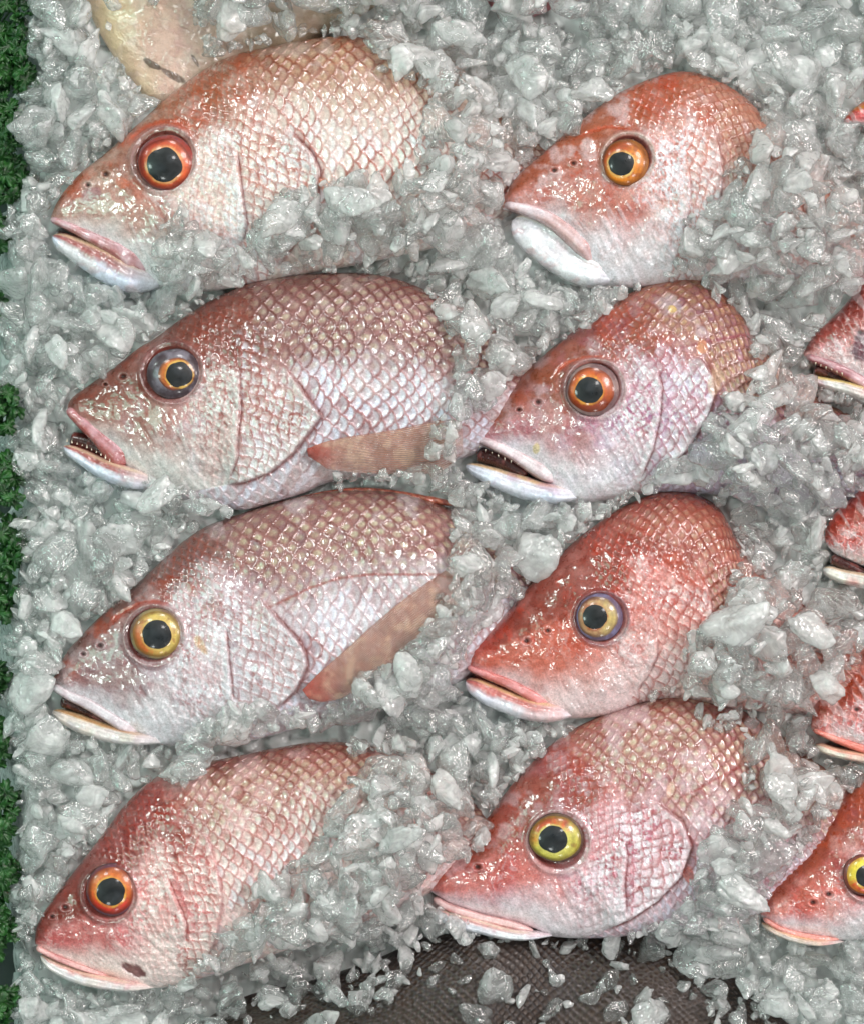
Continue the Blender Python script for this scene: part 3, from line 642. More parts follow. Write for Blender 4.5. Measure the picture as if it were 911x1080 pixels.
FISH['D'] = dict(drop=62, d0=400, seed=41, label='rosy red snapper with dark torn spot behind shut lips, bottom of left row',
  D=[(37, 992), (40, 974), (56, 948), (79, 918), (112, 875), (132, 849), (152, 829), (171, 816), (196, 806), (220, 803), (255, 796), (295, 788), (340, 782), (390, 786), (440, 805), (490, 835), (530, 870)],
  V=[(38, 997), (60, 1009), (86, 1021), (119, 1032), (145, 1040), (168, 1042), (200, 1036), (240, 1023), (300, 1003), (380, 975), (450, 945), (525, 910)],
  op=[(175, 815), (205, 850), (222, 878), (232, 905), (238, 940), (232, 980), (215, 1022)], ophard=0.35,
  pre=[(180, 920), (188, 940), (196, 958), (200, 972), (198, 990)],
  eye=(118, 939, 26.5, 1.02), ey=eyec((117.5, 940.5, 14.3), (120, 62, 58), (90, 60, 80), (206, 104, 36), (196, 50, 36), (110, 40, 30), (236, 180, 70), 90, .90),
  nost=[(71, 955, 3.0), (57, 965, 2.2)],
  lip=([(39, 998), (60, 1008), (86, 1018), (115, 1028)], [3.5, 4, 4, 3]), lipc=(lin(206, 140, 140), lin(222, 176, 172), lin(170, 60, 60)),
  jaw=([(43, 1008), (60, 1019), (90, 1030), (130, 1037), (168, 1040)], [5, 8.5, 8.5, 7, 4]), jawc=(lin(210, 150, 140), lin(226, 216, 212), lin(225, 200, 180)), gum=0.5,
  c=pal((136, 58, 52), (206, 138, 136), (190, 116, 122), (222, 190, 190), (178, 96, 98), (172, 62, 44), (172, 86, 76), (184, 130, 112), (134, 60, 48), silver=(222, 206, 200), white=(224, 212, 208), groove=(150, 70, 66), rim=(120, 66, 62)),
  mottle=.55, blot=.5, r0=.52, r1=.78, pt=.1, b0=.45, b1=.9, ssize=13.5, spot=.7, cs=.6, rot=50, axis=(.72, -.69),
  marks=[(144, 1021, 15, 7.5, 25, lin(98, 44, 46), .93)])
FISH['E'] = dict(seed=53, label='orange red snapper head with closed bright white lower jaw, top of middle row',
  D=[(529, 217), (532, 205), (540, 192), (553, 178), (579, 155), (609, 129), (642, 104), (668, 90), (694, 80), (724, 75), (754, 84), (780, 99), (800, 118), (820, 145), (860, 180), (910, 225), (960, 255)],
  V=[(530, 221), (553, 227), (582, 241), (602, 258), (613, 275), (626, 292), (650, 303), (700, 302), (760, 299), (840, 300), (955, 312)],
  op=[(718, 70), (738, 110), (752, 150), (758, 190), (750, 240), (728, 290)], ophard=0.4,
  pre=[(722, 185), (724, 205), (722, 228), (714, 255)], prehard=.5,
  eye=(660, 171, 24, 1.04), ey=eyec((654.5, 173, 12.8), (150, 92, 40), (110, 60, 40), (220, 128, 26), (178, 72, 20), (120, 62, 22), (246, 206, 120), 230, .93),
  nost=[(583, 182, 2.8), (603, 175, 2.4)], arc=[(600, 152), (620, 142), (642, 137), (671, 142)], arcw=1.8,
  lip=([(531, 216), (555, 222), (580, 233), (600, 249), (616, 266), (624, 283)], [4.5, 7, 8.5, 10, 10, 6]), lipc=(lin(200, 160, 158), lin(222, 208, 214), lin(176, 84, 74)),
  jaw=([(540, 232), (557, 243), (577, 257), (597, 273), (619, 286), (652, 294)], [13, 20, 22, 20, 16, 11]), jawc=(lin(216, 206, 206), lin(230, 230, 234), lin(236, 226, 214)), gum=0.82, jz=(9, 36),
  c=pal((186, 98, 76), (206, 166, 158), (196, 140, 138), (222, 204, 206), (176, 92, 82), (188, 76, 44), (184, 104, 86), (190, 128, 106), (170, 84, 60), white=(222, 224, 232), rim=(190, 160, 150)),
  mottle=.75, blot=.8, r0=.55, r1=.85, cs=.45, ssize=11.5, b0=.3, b1=.7, pt=.5, spot=.3, rot=20)
FISH['F'] = dict(seed=67, label='snapper with orange eye, lilac scaled cheek and open white lipped mouth, middle row',
  D=[(492, 459), (501, 445), (526, 420), (557, 389), (585, 364), (619, 338), (649, 317), (677, 303), (708, 294), (736, 293), (761, 309), (782, 333), (798, 358), (830, 388), (880, 425), (960, 465)],
  V=[(493, 463), (515, 474), (547, 487), (568, 503), (585, 519), (605, 530), (645, 527), (685, 520), (740, 521), (820, 526), (950, 532)],
  op=[(660, 306), (695, 345), (720, 372), (738, 384), (747, 400), (749, 418), (742, 440), (722, 474), (690, 510)],
  pre=[(690, 392), (694, 410), (692, 442), (685, 475), (672, 508)],
  eye=(625, 411, 27.5, 1.0), ey=eyec((620.5, 411.5, 13.8), (150, 124, 120), (100, 70, 76), (196, 88, 24), (140, 52, 20), (110, 46, 24), (240, 168, 60), 90, .86),
  nost=[(566, 425, 3.0), (546, 433, 2.3)], arc=[(580, 400), (595, 385), (620, 378), (645, 382)], arcw=1.8,
  lip=([(494, 460), (515, 467), (540, 479), (563, 493), (586, 508)], [4, 6, 7, 9, 9]), lipc=(lin(196, 170, 176), lin(222, 212, 216), lin(170, 74, 66)),
  jaw=([(491, 491), (515, 501), (545, 512), (575, 520), (615, 523)], [6, 10.5, 12.5, 11, 8]), jawc=(lin(212, 190, 160), lin(218, 224, 238), lin(206, 170, 120)), gum=0.75,
  gap=([(502, 478), (528, 486), (556, 502)], [8, 9, 6]), teeth=([(505, 471), (522, 479), (545, 489)], 7, -1.0, ZM + 20, 1.6),
  c=pal((162, 84, 62), (196, 158, 172), (170, 120, 156), (216, 208, 216), (174, 112, 108), (178, 72, 44), (164, 92, 104), (172, 112, 92), (140, 72, 58), silver=(204, 200, 216), spotc=(210, 180, 120), rim=(160, 120, 120)),
  lat=[(705, 371), (745, 362), (795, 352)], mottle=.6, blot=.5, r0=.5, r1=.78, cs=.85, ssize=12.5, rot=-5, b0=.3, b1=.62,
  marks=[(750, 405, 8, 16, 15, lin(206, 176, 150), .6), (706, 328, 5, 4, 0, lin(214, 176, 90), .7), (736, 368, 6, 10, 20, lin(206, 140, 96), .6), (565, 473, 4, 7, 10, lin(214, 190, 110), .6)])
FISH['G'] = dict(seed=71, label='deep orange red snapper with blue ringed golden eye, third in middle row',
  D=[(490, 698), (496, 682), (523, 658), (551, 626), (579, 594), (611, 566), (646, 540), (681, 523), (704, 518), (730, 520), (755, 533), (769, 554), (785, 580), (820, 612), (870, 650), (950, 695)],
  V=[(491, 704), (523, 720), (554, 736), (577, 750), (603, 758), (640, 754), (681, 741), (720, 739), (770, 747), (850, 757), (945, 762)],
  op=[(640, 538), (690, 566), (722, 590), (742, 618), (747, 645), (738, 680), (708, 725)], ophard=.35,
  pre=[(690, 670), (689, 690), (682, 708), (670, 726)], prehard=.6,
  eye=(632, 651, 24.5, 1.0), ey=eyec((626.5, 650.5, 12.5), (120, 116, 150), (96, 70, 84), (180, 140, 100), (196, 172, 106), (90, 60, 60), (186, 110, 70), 0, .86),
  nost=[(554, 675, 3.2), (576, 664, 2.4)],
  lip=([(492, 703), (515, 712), (540, 722), (563, 735), (582, 746)], [3.5, 5.5, 6.5, 7.5, 7]), lipc=(lin(196, 106, 98), lin(214, 146, 146), lin(176, 70, 62)),
  jaw=([(491, 718), (511, 729), (536, 740), (566, 749), (608, 752)], [9, 13, 13, 12, 8]), jawc=(lin(196, 110, 104), lin(222, 220, 230), lin(222, 190, 140)), gum=0.1,
  gap=([(496, 710), (512, 716), (530, 726)], [1.5, 2.5, 1.5]),
  c=pal((148, 60, 46), (196, 128, 120), (190, 106, 104), (220, 168, 162), (190, 98, 84), (186, 68, 38), (176, 82, 70), (176, 96, 76), (146, 56, 40), silver=(216, 190, 184), white=(222, 206, 208), rim=(120, 80, 90)),
  mottle=.55, blot=.8, r0=.52, r1=.72, cs=.4, ns=.9, crk=.45, ssize=12.5, b0=.1, b1=.6, spot=.4, rot=15, pt=.15,
  marks=[(715, 600, 28, 12, 35, lin(172, 66, 40), .5)])
FISH['H'] = dict(seed=83, label='red snapper with whole yellow eye and violet cheek scales, bottom of middle row',
  D=[(453, 934), (460, 916), (483, 894), (511, 866), (531, 838), (559, 805), (594, 775), (630, 756), (665, 742), (697, 733), (722, 732), (760, 741), (800, 758), (850, 792), (900, 830), (960, 872)],
  V=[(454, 940), (475, 953), (505, 963), (535, 971), (562, 979), (585, 988), (640, 989), (700, 981), (760, 970), (850, 965), (955, 962)],
  op=[(592, 768), (625, 800), (655, 828), (693, 845), (715, 862), (725, 888), (714, 920), (690, 946), (662, 966), (632, 980)],
  pre=[(655, 880), (658, 900), (655, 928), (657, 945), (657, 962)],
  eye=(587, 884, 28.5, 0.88), ey=eyec((582.5, 885, 14.0), (110, 90, 60), (84, 60, 60), (206, 196, 90), (204, 90, 36), (120, 100, 40), (226, 216, 120), 250, .92),
  nost=[(503, 912, 3.2)],
  lip=([(457, 947), (475, 957), (505, 966), (535, 973), (562, 980)], [4, 5, 4.5, 5, 3.5]), lipc=(lin(206, 136, 134), lin(222, 190, 188), lin(176, 70, 70)),
  jaw=([(458, 958), (475, 968), (505, 976), (540, 984), (585, 985)], [6, 9, 8, 6, 4]), jawc=(lin(206, 150, 146), lin(226, 226, 232), lin(226, 210, 190)), gum=0.4,
  c=pal((158, 72, 56), (208, 154, 160), (184, 116, 136), (224, 206, 212), (196, 98, 86), (180, 70, 46), (164, 78, 78), (184, 128, 112), (146, 68, 54), silver=(216, 200, 210), white=(224, 218, 224), rim=(170, 130, 130)),
  lat=[(717, 836), (750, 818), (790, 800)], mottle=.6, blot=.5, r0=.5, r1=.75, cs=.75, ssize=12.3, b0=.2, b1=.75, spot=.9, fade=.4, rot=-35,
  marks=[(722, 917, 6, 9, 0, lin(180, 70, 40), .7), (703, 828, 4, 9, 10, lin(220, 180, 160), .7)])
RC = pal((150, 60, 52), (190, 112, 108), (160, 80, 92), (216, 180, 178), (170, 84, 78), (180, 70, 44), (168, 84, 76), (176, 104, 86), (136, 60, 48))
FISH['J'] = dict(seed=91, label='dark red snout with open toothed mouth and purple patch at the right edge', zm=ZM,
  D=[(847, 372), (858, 352), (886, 326), (911, 294), (935, 264), (970, 238), (1020, 218), (1080, 216), (1150, 240)],
  V=[(848, 377), (875, 388), (905, 404), (930, 422), (960, 440), (1020, 450), (1080, 440), (1150, 410)],
  op=[(1030, 215), (1060, 300), (1050, 400), (1020, 450)], nost=[(903, 352, 3.4)],
  lip=([(849, 376), (875, 386), (905, 402), (932, 420)], [4, 6, 7, 7]), lipc=(lin(150, 84, 92), lin(190, 150, 156), lin(120, 50, 60)),
  jaw=([(851, 399), (870, 404), (895, 411), (930, 424)], [4, 7, 8, 7]), jawc=(lin(214, 190, 130), lin(222, 218, 214), lin(214, 190, 120)), gum=.5,
  gap=([(858, 388), (880, 396), (905, 407)], [6, 8, 6]), teeth=([(858, 383), (870, 388), (885, 394)], 6, -1.0, ZM + 18, 1.4), c=RC, marks=[(908, 366, 13, 18, 20, lin(78, 40, 62), .8)], mottle=.4)
FISH['K'] = dict(seed=97, label='bright red snapper snout with thick white chin, cut by the right edge',
  D=[(869, 566), (871, 556), (880, 541), (893, 529), (911, 512), (945, 480), (990, 455), (1050, 445), (1120, 455), (1160, 480)],
  V=[(871, 575), (882, 585), (911, 598), (935, 612), (960, 630), (1020, 650), (1090, 645), (1160, 620)],
  op=[(1040, 445), (1070, 520), (1060, 600), (1040, 645)],
  jaw=([(868, 600), (885, 607), (911, 613), (950, 624)], [6, 8, 9, 8]), jawc=(lin(214, 196, 170), lin(226, 222, 212), lin(206, 170, 140)), gum=.8,
  gap=([(876, 588), (895, 598), (920, 610)], [6, 7, 5]), c=pal((160, 62, 50), (190, 104, 92), (186, 84, 80), (220, 150, 140), (196, 80, 62), (190, 70, 40), (168, 84, 76), (176, 104, 86), (136, 60, 48)), mottle=.3)
FISH['L'] = dict(seed=101, label='orange pink snapper snout with thin pale chin, cut by the right edge',
  D=[(854, 764), (861, 739), (880, 722), (911, 684), (945, 655), (990, 630), (1050, 620), (1120, 630), (1160, 660)],
  V=[(855, 770), (880, 783), (911, 794), (940, 804), (970, 815), (1030, 830), (1100, 820), (1160, 800)],
  op=[(1040, 620), (1070, 700), (1060, 780), (1040, 828)], nost=[(900, 747, 3)],
  lip=([(856, 769), (880, 779), (911, 790), (945, 801)], [3, 4.5, 5.5, 5]), lipc=(lin(214, 110, 96), lin(226, 150, 138), lin(180, 70, 60)),
  jaw=([(860, 786), (880, 793), (911, 799), (950, 808)], [5, 6, 6, 5]), jawc=(lin(220, 150, 130), lin(226, 216, 200), lin(214, 190, 160)), gum=.3,
  c=pal((170, 78, 62), (200, 122, 116), (196, 100, 104), (226, 176, 166), (206, 100, 88), (190, 80, 50), (168, 84, 76), (176, 104, 86), (136, 60, 48)), mottle=.4)
FISH['M'] = dict(seed=103, label='orange red snapper head with yellow eye cut by the right edge, lowest at right',
  D=[(801, 960), (812, 936), (843, 901), (874, 860), (911, 818), (945, 790), (990, 770), (1050, 760), (1120, 775), (1170, 800)],
  V=[(802, 966), (823, 980), (850, 988), (880, 991), (920, 992), (970, 1000), (1030, 1010), (1100, 1000), (1170, 970)],
  op=[(1010, 762), (1050, 850), (1050, 930), (1020, 1005)], nost=[(854, 949, 3.2), (870, 940, 3.2)],
  eye=(910, 923, 21, 1.0), ey=eyec((914, 924, 12), (120, 60, 50), (110, 70, 70), (228, 206, 60), (214, 80, 40), (180, 110, 40), (240, 226, 110), 90, .92),
  lip=([(804, 968), (823, 979), (850, 986), (884, 990)], [3, 3.5, 3.5, 3]), lipc=(lin(214, 120, 108), lin(226, 160, 150), lin(190, 80, 60)),
  jaw=([(803, 974), (823, 984), (850, 991), (890, 993)], [4, 5, 4.5, 3]), jawc=(lin(226, 180, 150), lin(228, 210, 190), lin(226, 170, 120)), gum=.4,
  c=pal((168, 80, 64), (202, 136, 136), (190, 110, 124), (226, 190, 186), (204, 104, 92), (186, 80, 50), (168, 84, 76), (176, 104, 86), (136, 60, 48)), mottle=.7, axis=(.8, -.6))
FISH['I'] = dict(seed=107, label='tip of a red fish with yellow upper edge at the right edge near the top',
  D=[(889, 126), (897, 116), (911, 106), (940, 84), (990, 62), (1050, 60)], V=[(890, 130), (911, 134), (940, 146), (990, 170), (1045, 180)],
  op=[(1000, 60), (1010, 120), (1000, 170)], W=30, c=pal((206, 150, 60), (196, 70, 50), (186, 60, 48), (214, 120, 100), (196, 70, 52), (190, 60, 40), (168, 84, 76), (176, 104, 86), (136, 60, 48)), mottle=.2, r0=.7, r1=.9)
PC = pal((190, 160, 150), (196, 170, 158), (184, 156, 150), (216, 202, 190), (190, 160, 140), (176, 130, 108), (160, 120, 100), (170, 140, 130), (140, 110, 104), white=(206, 180, 150), silver=(196, 176, 166))
FISH['P'] = dict(seed=113, label='smooth pale beige fish with dark slit, half under ice at upper left', group='other fish on the ice', kindname='pale_fish',
  D=[(176, 112), (205, 100), (250, 78), (310, 52), (370, 22), (430, -20), (470, -70), (490, -130)],
  V=[(168, 112), (148, 96), (126, 68), (108, 40), (94, 10), (88, -30), (92, -80), (110, -130)], zm=ZM - 12,
  op=[(330, 40), (260, -20), (180, -60), (100, -70)], ophard=0, plain=1, mat=M_PALE, c=PC, mottle=.7, blot=.2, W=48, nost=[(300, -60, 2)],
  crk=0, scr=.3, marks=[(160, 68, 15, 3.5, 32, lin(70, 56, 48), .8), (182, 80, 17, 4, 30, lin(88, 70, 62), .8), (207, 66, 9, 2, 60, lin(70, 50, 40), .7), (125, 20, 22, 30, 0, lin(206, 182, 140), .35)])
FISH['R'] = dict(seed=127, label='dark pink fish back showing through the ice at the top edge', group='other fish on the ice', kindname='pink_fish', zm=ZM - 6,
  D=[(500, -4), (515, 6), (540, 17), (570, 15), (600, -6), (640, -40), (680, -90)], V=[(498, -8), (500, -20), (520, -50), (560, -90), (640, -140)],
  op=[(640, -30), (600, -70), (560, -100)], ophard=0, plain=1, W=34, c=pal((150, 76, 84), (160, 92, 100), (150, 80, 90), (190, 140, 146), (150, 80, 90), (150, 60, 60), (140, 70, 70), (160, 100, 100), (130, 60, 60)), mottle=.4)
DC = pal((40, 25, 18), (46, 32, 24), (42, 29, 22), (60, 46, 36), (40, 28, 20), (42, 26, 18), (26, 16, 12), (60, 43, 33), (22, 14, 11), silver=(62, 46, 34), white=(70, 56, 46), spotc=(96, 76, 60), blue=(60, 50, 40))
FISH['N'] = dict(seed=131, label='dark brown scaled fish under scattered ice along the bottom edge', group='other fish on the ice', kindname='brown_fish', zm=ZM - 22, mat=M_DARK, W=64,
  D=[(196, 1092), (225, 1072), (262, 1052), (330, 1036), (400, 1012), (450, 990), (520, 972), (600, 972), (680, 985), (740, 1010), (800, 1050), (850, 1100)],
  V=[(200, 1110), (240, 1150), (320, 1200), (420, 1240), (540, 1250), (660, 1235), (760, 1190), (840, 1120)],
  op=[(190, 1050), (200, 1100), (196, 1200)], ophard=0, c=DC, vh=420, ssize=10, crk=0, mottle=.3, b0=.0, b1=1.2, spot=.7)
for k_ in DC: DC[k_] = DC[k_] * np.array([.62, .50, .42])
for k_, fd_ in FISH.items():
    build_fish(fd_)

# ------------------------------------------------------------------ where the fish lie bare (outlines of the uncovered parts)
BARE = {
 'A': [(50, 232), (58, 212), (71, 196), (108, 160), (148, 127), (181, 97), (219, 69), (246, 56), (274, 49), (351, 36), (384, 40), (394, 56), (400, 80), (428, 88), (450, 100), (448, 122), (440, 150), (436, 172), (420, 190), (398, 192), (381, 180), (369, 194), (350, 196), (334, 194), (300, 206), (296, 222), (270, 240), (261, 258), (244, 262), (232, 248), (214, 238), (208, 222), (190, 222), (172, 244), (166, 275), (168, 308), (145, 308), (110, 298), (75, 284), (50, 262)],
 'B': [(62, 468), (68, 455), (66, 436), (72, 420), (110, 393), (148, 364), (178, 340), (200, 330), (222, 320), (241, 309), (269, 295), (312, 288), (352, 286), (371, 284), (404, 288), (431, 292), (448, 306), (456, 330), (470, 350), (476, 380), (478, 410), (470, 436), (452, 446), (448, 470), (450, 492), (404, 499), (352, 501), (345, 510), (320, 521), (286, 533), (253, 540), (238, 534), (222, 520), (190, 512), (160, 506), (140, 514), (115, 508), (88, 496), (66, 482)],
 'C': [(46, 748), (50, 722), (60, 702), (88, 665), (132, 625), (158, 600), (192, 569), (220, 551), (253, 540), (286, 530), (319, 520), (352, 513), (404, 513), (470, 521), (478, 545), (476, 580), (466, 620), (454, 650), (436, 672), (420, 688), (398, 700), (370, 716), (366, 738), (330, 744), (300, 738), (268, 734), (240, 742), (214, 758), (196, 772), (176, 789), (144, 784), (108, 778), (76, 772), (52, 760)],
 'D': [(33, 992), (38, 970), (54, 946), (77, 916), (110, 873), (130, 847), (150, 827), (170, 812), (182, 822), (204, 822), (222, 806), (246, 790), (280, 776), (320, 770), (362, 772), (374, 800), (364, 830), (346, 858), (330, 886), (306, 908), (276, 918), (262, 950), (240, 972), (222, 994), (208, 1016), (190, 1032), (168, 1044), (130, 1047), (86, 1042), (50, 1034), (34, 1012)],
 'E': [(523, 236), (526, 212), (538, 190), (551, 176), (579, 152), (609, 126), (642, 101), (668, 87), (694, 77), (724, 73), (756, 82), (782, 97), (802, 118), (806, 136), (790, 144), (783, 169), (762, 182), (754, 205), (738, 218), (721, 226), (711, 254), (706, 284), (690, 298), (660, 304), (640, 298), (625, 306), (592, 303), (569, 290), (546, 274), (530, 256)],
 'F': [(484, 488), (490, 458), (500, 442), (526, 418), (557, 387), (585, 362), (604, 352), (622, 346), (649, 320), (662, 312), (677, 301), (708, 291), (730, 291), (742, 310), (764, 318), (782, 333), (792, 354), (787, 380), (782, 404), (762, 410), (748, 434), (728, 456), (722, 480), (694, 490), (684, 506), (662, 518), (640, 527), (600, 534), (568, 531), (526, 522), (492, 506)],
 'G': [(481, 722), (486, 698), (494, 680), (523, 656), (551, 624), (579, 592), (611, 564), (646, 538), (681, 520), (698, 516), (730, 517), (756, 532), (770, 552), (781, 577), (768, 608), (752, 640), (732, 660), (716, 684), (714, 716), (690, 728), (681, 733), (667, 743), (646, 753), (603, 763), (561, 761), (519, 752), (489, 738)],
 'H': [(449, 934), (456, 914), (478, 900), (496, 906), (516, 880), (513, 866), (531, 836), (559, 803), (594, 772), (630, 753), (665, 741), (697, 731), (718, 731), (732, 752), (752, 766), (780, 766), (784, 800), (780, 828), (758, 850), (740, 878), (728, 904), (722, 940), (700, 962), (668, 976), (640, 990), (578, 993), (543, 992), (512, 986), (496, 970), (474, 956), (452, 950)],
 'J': [(842, 400), (850, 384), (845, 370), (858, 349), (886, 325), (911, 291), (930, 250), (1000, 240), (1000, 400), (940, 425), (911, 420), (880, 411), (858, 406)],
 'K': [(860, 600), (868, 590), (867, 566), (871, 552), (880, 538), (893, 526), (911, 510), (960, 470), (1000, 500), (990, 620), (940, 632), (911, 627), (880, 616), (864, 608)],
 'L': [(852, 775), (854, 760), (859, 739), (880, 720), (911, 681), (960, 640), (1000, 700), (990, 800), (940, 810), (911, 806), (880, 801), (860, 794)],
 'M': [(798, 964), (802, 950), (812, 934), (843, 899), (874, 858), (911, 815), (950, 780), (1000, 800), (1000, 960), (950, 985), (911, 984), (884, 997), (850, 996), (820, 990), (800, 975)],
 'I': [(888, 127), (897, 114), (911, 104), (940, 90), (950, 140), (911, 132)],
 'N': [(240, 1082), (270, 1062), (330, 1062), (400, 1064), (430, 1040), (440, 1006), (470, 990), (560, 994), (640, 1010), (700, 1014), (740, 1046), (752, 1100), (500, 1120), (240, 1120)],
 'P': [(88, -40), (92, 0), (104, 36), (120, 62), (140, 88), (160, 106), (172, 106), (200, 90), (216, 70), (208, 30), (196, -40)],
}
CLEAR = {'N': 1.8, 'P': 0.5}            # loosely covered: pieces may still lie on these
names = list(BARE)
def bare_dist(x, y):
    """signed distance outside the uncovered outlines (negative inside); index of the nearest outline"""
    best = np.full(x.shape, 1e9); idx = np.zeros(x.shape, int)
    for k, nm in enumerate(names):
        P = BARE[nm]
        d = polydist(x, y, P + [P[0]])[0]
        d = np.where(inside(x, y, P), -d, d)
        m = d < best; best = np.where(m, d, best); idx = np.where(m, k, idx)
    return best, idx

# ------------------------------------------------------------------ smooth the fish raster a little and make the target ice height
gx = GX0 + GS * (np.arange(GW) + 0.5); gy = GY0 + GS * (np.arange(GH) + 0.5)
XX, YY = np.meshgrid(gx, gy, indexing='ij')
for _ in range(2):
    HF2 = HF.copy(); 
    for sx_, sy_ in ((1, 0), (-1, 0), (0, 1), (0, -1)): HF2 = np.maximum(HF2, np.where(HF == 0, np.roll(np.roll(HF, sx_, 0), sy_, 1), 0))
    HF = HF2
NI = Noise(900)
SD, SI = bare_dist(XX, YY)
def green_edge(y):
    """x where the ice ends and the parsley shows"""
    return np.interp(y, [-160, 0, 7, 41, 67, 84, 113, 135, 168, 183, 202, 217, 224, 255, 300, 400, 418, 435, 448, 470, 493, 515, 537, 552, 575, 593, 612, 640, 660, 700, 760, 800, 840, 900, 940, 1000, 1080, 1300],
                     [20, 19, 36, 18, 37, 34, 12, 10, 24, 26, 19, 20, 5, 5, 2, -4, 14, 20, 8, 0, 16, 26, 24, 6, 8, 26, 20, 10, 10, 2, 2, 10, 14, 16, 12, 14, 12, 12])
GE = green_edge(YY)
covered = HF > 6
base_t = 56 + (NI.f(XX, YY, 60, 3) - 0.5) * 34
TGT = np.where(covered, np.maximum(HF + 17 + 26 * sm(5, 40, SD) + (NI.f(XX, YY, 34, 3) - .5) * 14, base_t), base_t)
TGT = np.where(YY > 985, np.minimum(TGT, np.where(covered, HF + 10, 34 + (NI.f(XX, YY, 40, 3) - .5) * 20)), TGT)
TGT = TGT * sm(-24, 16, XX - GE) - 20 * (1 - sm(-24, 16, XX - GE))
CUR = np.where(covered, HF, 24.0)

# ------------------------------------------------------------------ crushed ice: shard shapes
def ico(sub):
    import bmesh
    bm = bmesh.new(); bmesh.ops.create_icosphere(bm, subdivisions=sub, radius=1.0)
    V = np.array([v.co[:] for v in bm.verts]); F = np.array([[v.index for v in f.verts] for f in bm.faces]); bm.free(); return V, F
def shard(V, seed, kind):
    r = np.random.default_rng(seed)
    n = r.integers(9, 15) if kind < 2 else r.integers(14, 22)
    N_ = r.normal(size=(n, 3)); N_ /= np.linalg.norm(N_, axis=1)[:, None]
    d = r.uniform(0.48, 0.95, n)
    dot = V @ N_.T
    R = np.where(dot > 0.06, d[None, :] / np.maximum(dot, 0.06), 9.0)
    p = 15.0 if kind == 0 else (9.0 if kind == 1 else 7.0)
    rr = (np.sum(R ** -p, axis=1)) ** (-1 / p)
    rr = np.minimum(rr, 1.5)
    # melt pits and ripples
    k = r.uniform(3, 6, (6, 3)) * r.choice([-1, 1], (6, 3)); ph = r.uniform(0, 6.3, 6)
    rp = np.sum(np.sin(V @ k.T + ph), axis=1) / 6
    k2 = r.uniform(7, 12, (6, 3)) * r.choice([-1, 1], (6, 3)); rp2 = np.sum(np.sin(V @ k2.T + ph), axis=1) / 6
    rr = rr * (1 + 0.16 * rp + 0.07 * rp2)
    sc = np.array([1.0, r.uniform(0.55, 0.95), r.uniform(0.35, 0.7)])
    P = V * rr[:, None] * sc
    P -= P.mean(0); P /= np.abs(P[:, :2]).max()
    return P
I3, I2 = ico(4), ico(3)            # 642 and 162 vertices
PRO3 = [shard(I3[0], 100 + i, i % 3) for i in range(26)]
PRO2 = [shard(I2[0], 300 + i, i % 3) for i in range(26)]
def rotm(rx, ry, rz):
    return np.array(Euler((rx, ry, rz)).to_matrix())

chunks = []     # (proto array, faces, scale vec, rotation, centre px,py,z , rnd)
def footprint(x, y, r):
    i0 = int((x - r - GX0) / GS); i1 = int((x + r - GX0) / GS) + 1; j0 = int((y - r - GY0) / GS); j1 = int((y + r - GY0) / GS) + 1
    return slice(max(i0, 0), min(i1, GW)), slice(max(j0, 0), min(j1, GH))
def drop_many(n, rlo, rhi, mean, sink, lift_, tilt, over, hi=False, maxover=3.0, keep=None):
    xs = RNG.uniform(-95, 1006, n); ys = RNG.uniform(-95, 1175, n)
    rs = np.clip(RNG.lognormal(math.log(mean), 0.38, n), rlo, rhi)
    sd, si = bare_dist(xs, ys)
    soft = np.array([CLEAR.get(nm, 0) for nm in names])[si]
    ge = green_edge(ys)
    for x, y, r, d, sf, g_ in zip(xs, ys, rs, sd, soft, ge):
        if d < r * over:
            if not (sf > 0 and RNG.random() < sf * (0.016 if r > 6 else 0.006)): continue
        if x < g_ + r * 0.35: continue
        a, b = footprint(x, y, r * 0.62)
        if CUR[a, b].size == 0: continue
        h0 = np.percentile(CUR[a, b], 72); t0 = TGT[a, b].mean()
        if h0 > t0 + maxover: continue
        if keep is not None and not keep(x, y): continue
        yaw = RNG.uniform(0, 6.283); rx, ry = RNG.normal(0, tilt, 2)
        th = RNG.uniform(0.75, 1.1)
        z = h0 + r * 0.42 * th * (1 - sink)
        big = r > 8 or hi
        pro = (PRO3 if big else PRO2)[RNG.integers(26)]
        chunks.append((pro, 3 if big else 2, r, (r * RNG.uniform(.85, 1.1), r * RNG.uniform(.8, 1.1), r * th), (rx, ry, yaw), x, y, z, RNG.random()))
        CUR[a, b] = np.maximum(CUR[a, b], z + r * 0.30 * th * lift_)
drop_many(9000, 13, 32, 20, 0.45, 0.75, 0.35, 0.50, maxover=2)
drop_many(26000, 8, 26, 14.0, 0.30, 0.75, 0.45, 0.40, maxover=3)
drop_many(14000, 5, 11, 7.0, 0.30, 0.75, 0.5, 0.30, maxover=5, keep=lambda x, y: SD[int((x - GX0) / GS), int((y - GY0) / GS)] < 16)
drop_many(40000, 5, 12, 8.0, 0.20, 0.7, 0.6, 0.15, maxover=-4)
drop_many(30000, 3.5, 8, 5.5, 0.20, 0.7, 0.6, 0.05, maxover=-6)
n_mid = len(chunks)
drop_many(12000, 13, 30, 18, 0.35, 0.6, 0.3, 0.55, maxover=9)
drop_many(3500, 3, 8, 5.0, 0.1, 0.5, 0.8, 0.4, maxover=12)
drop_many(6000, 2.0, 6, 3.4, 0.3, 0.4, 0.8, 0.1, maxover=12, keep=lambda x, y: HF[int((x - GX0) / GS), int((y - GY0) / GS)] > 6 and SD[int((x - GX0) / GS), int((y - GY0) / GS)] < 10)
print('chunks', len(chunks), n_mid)

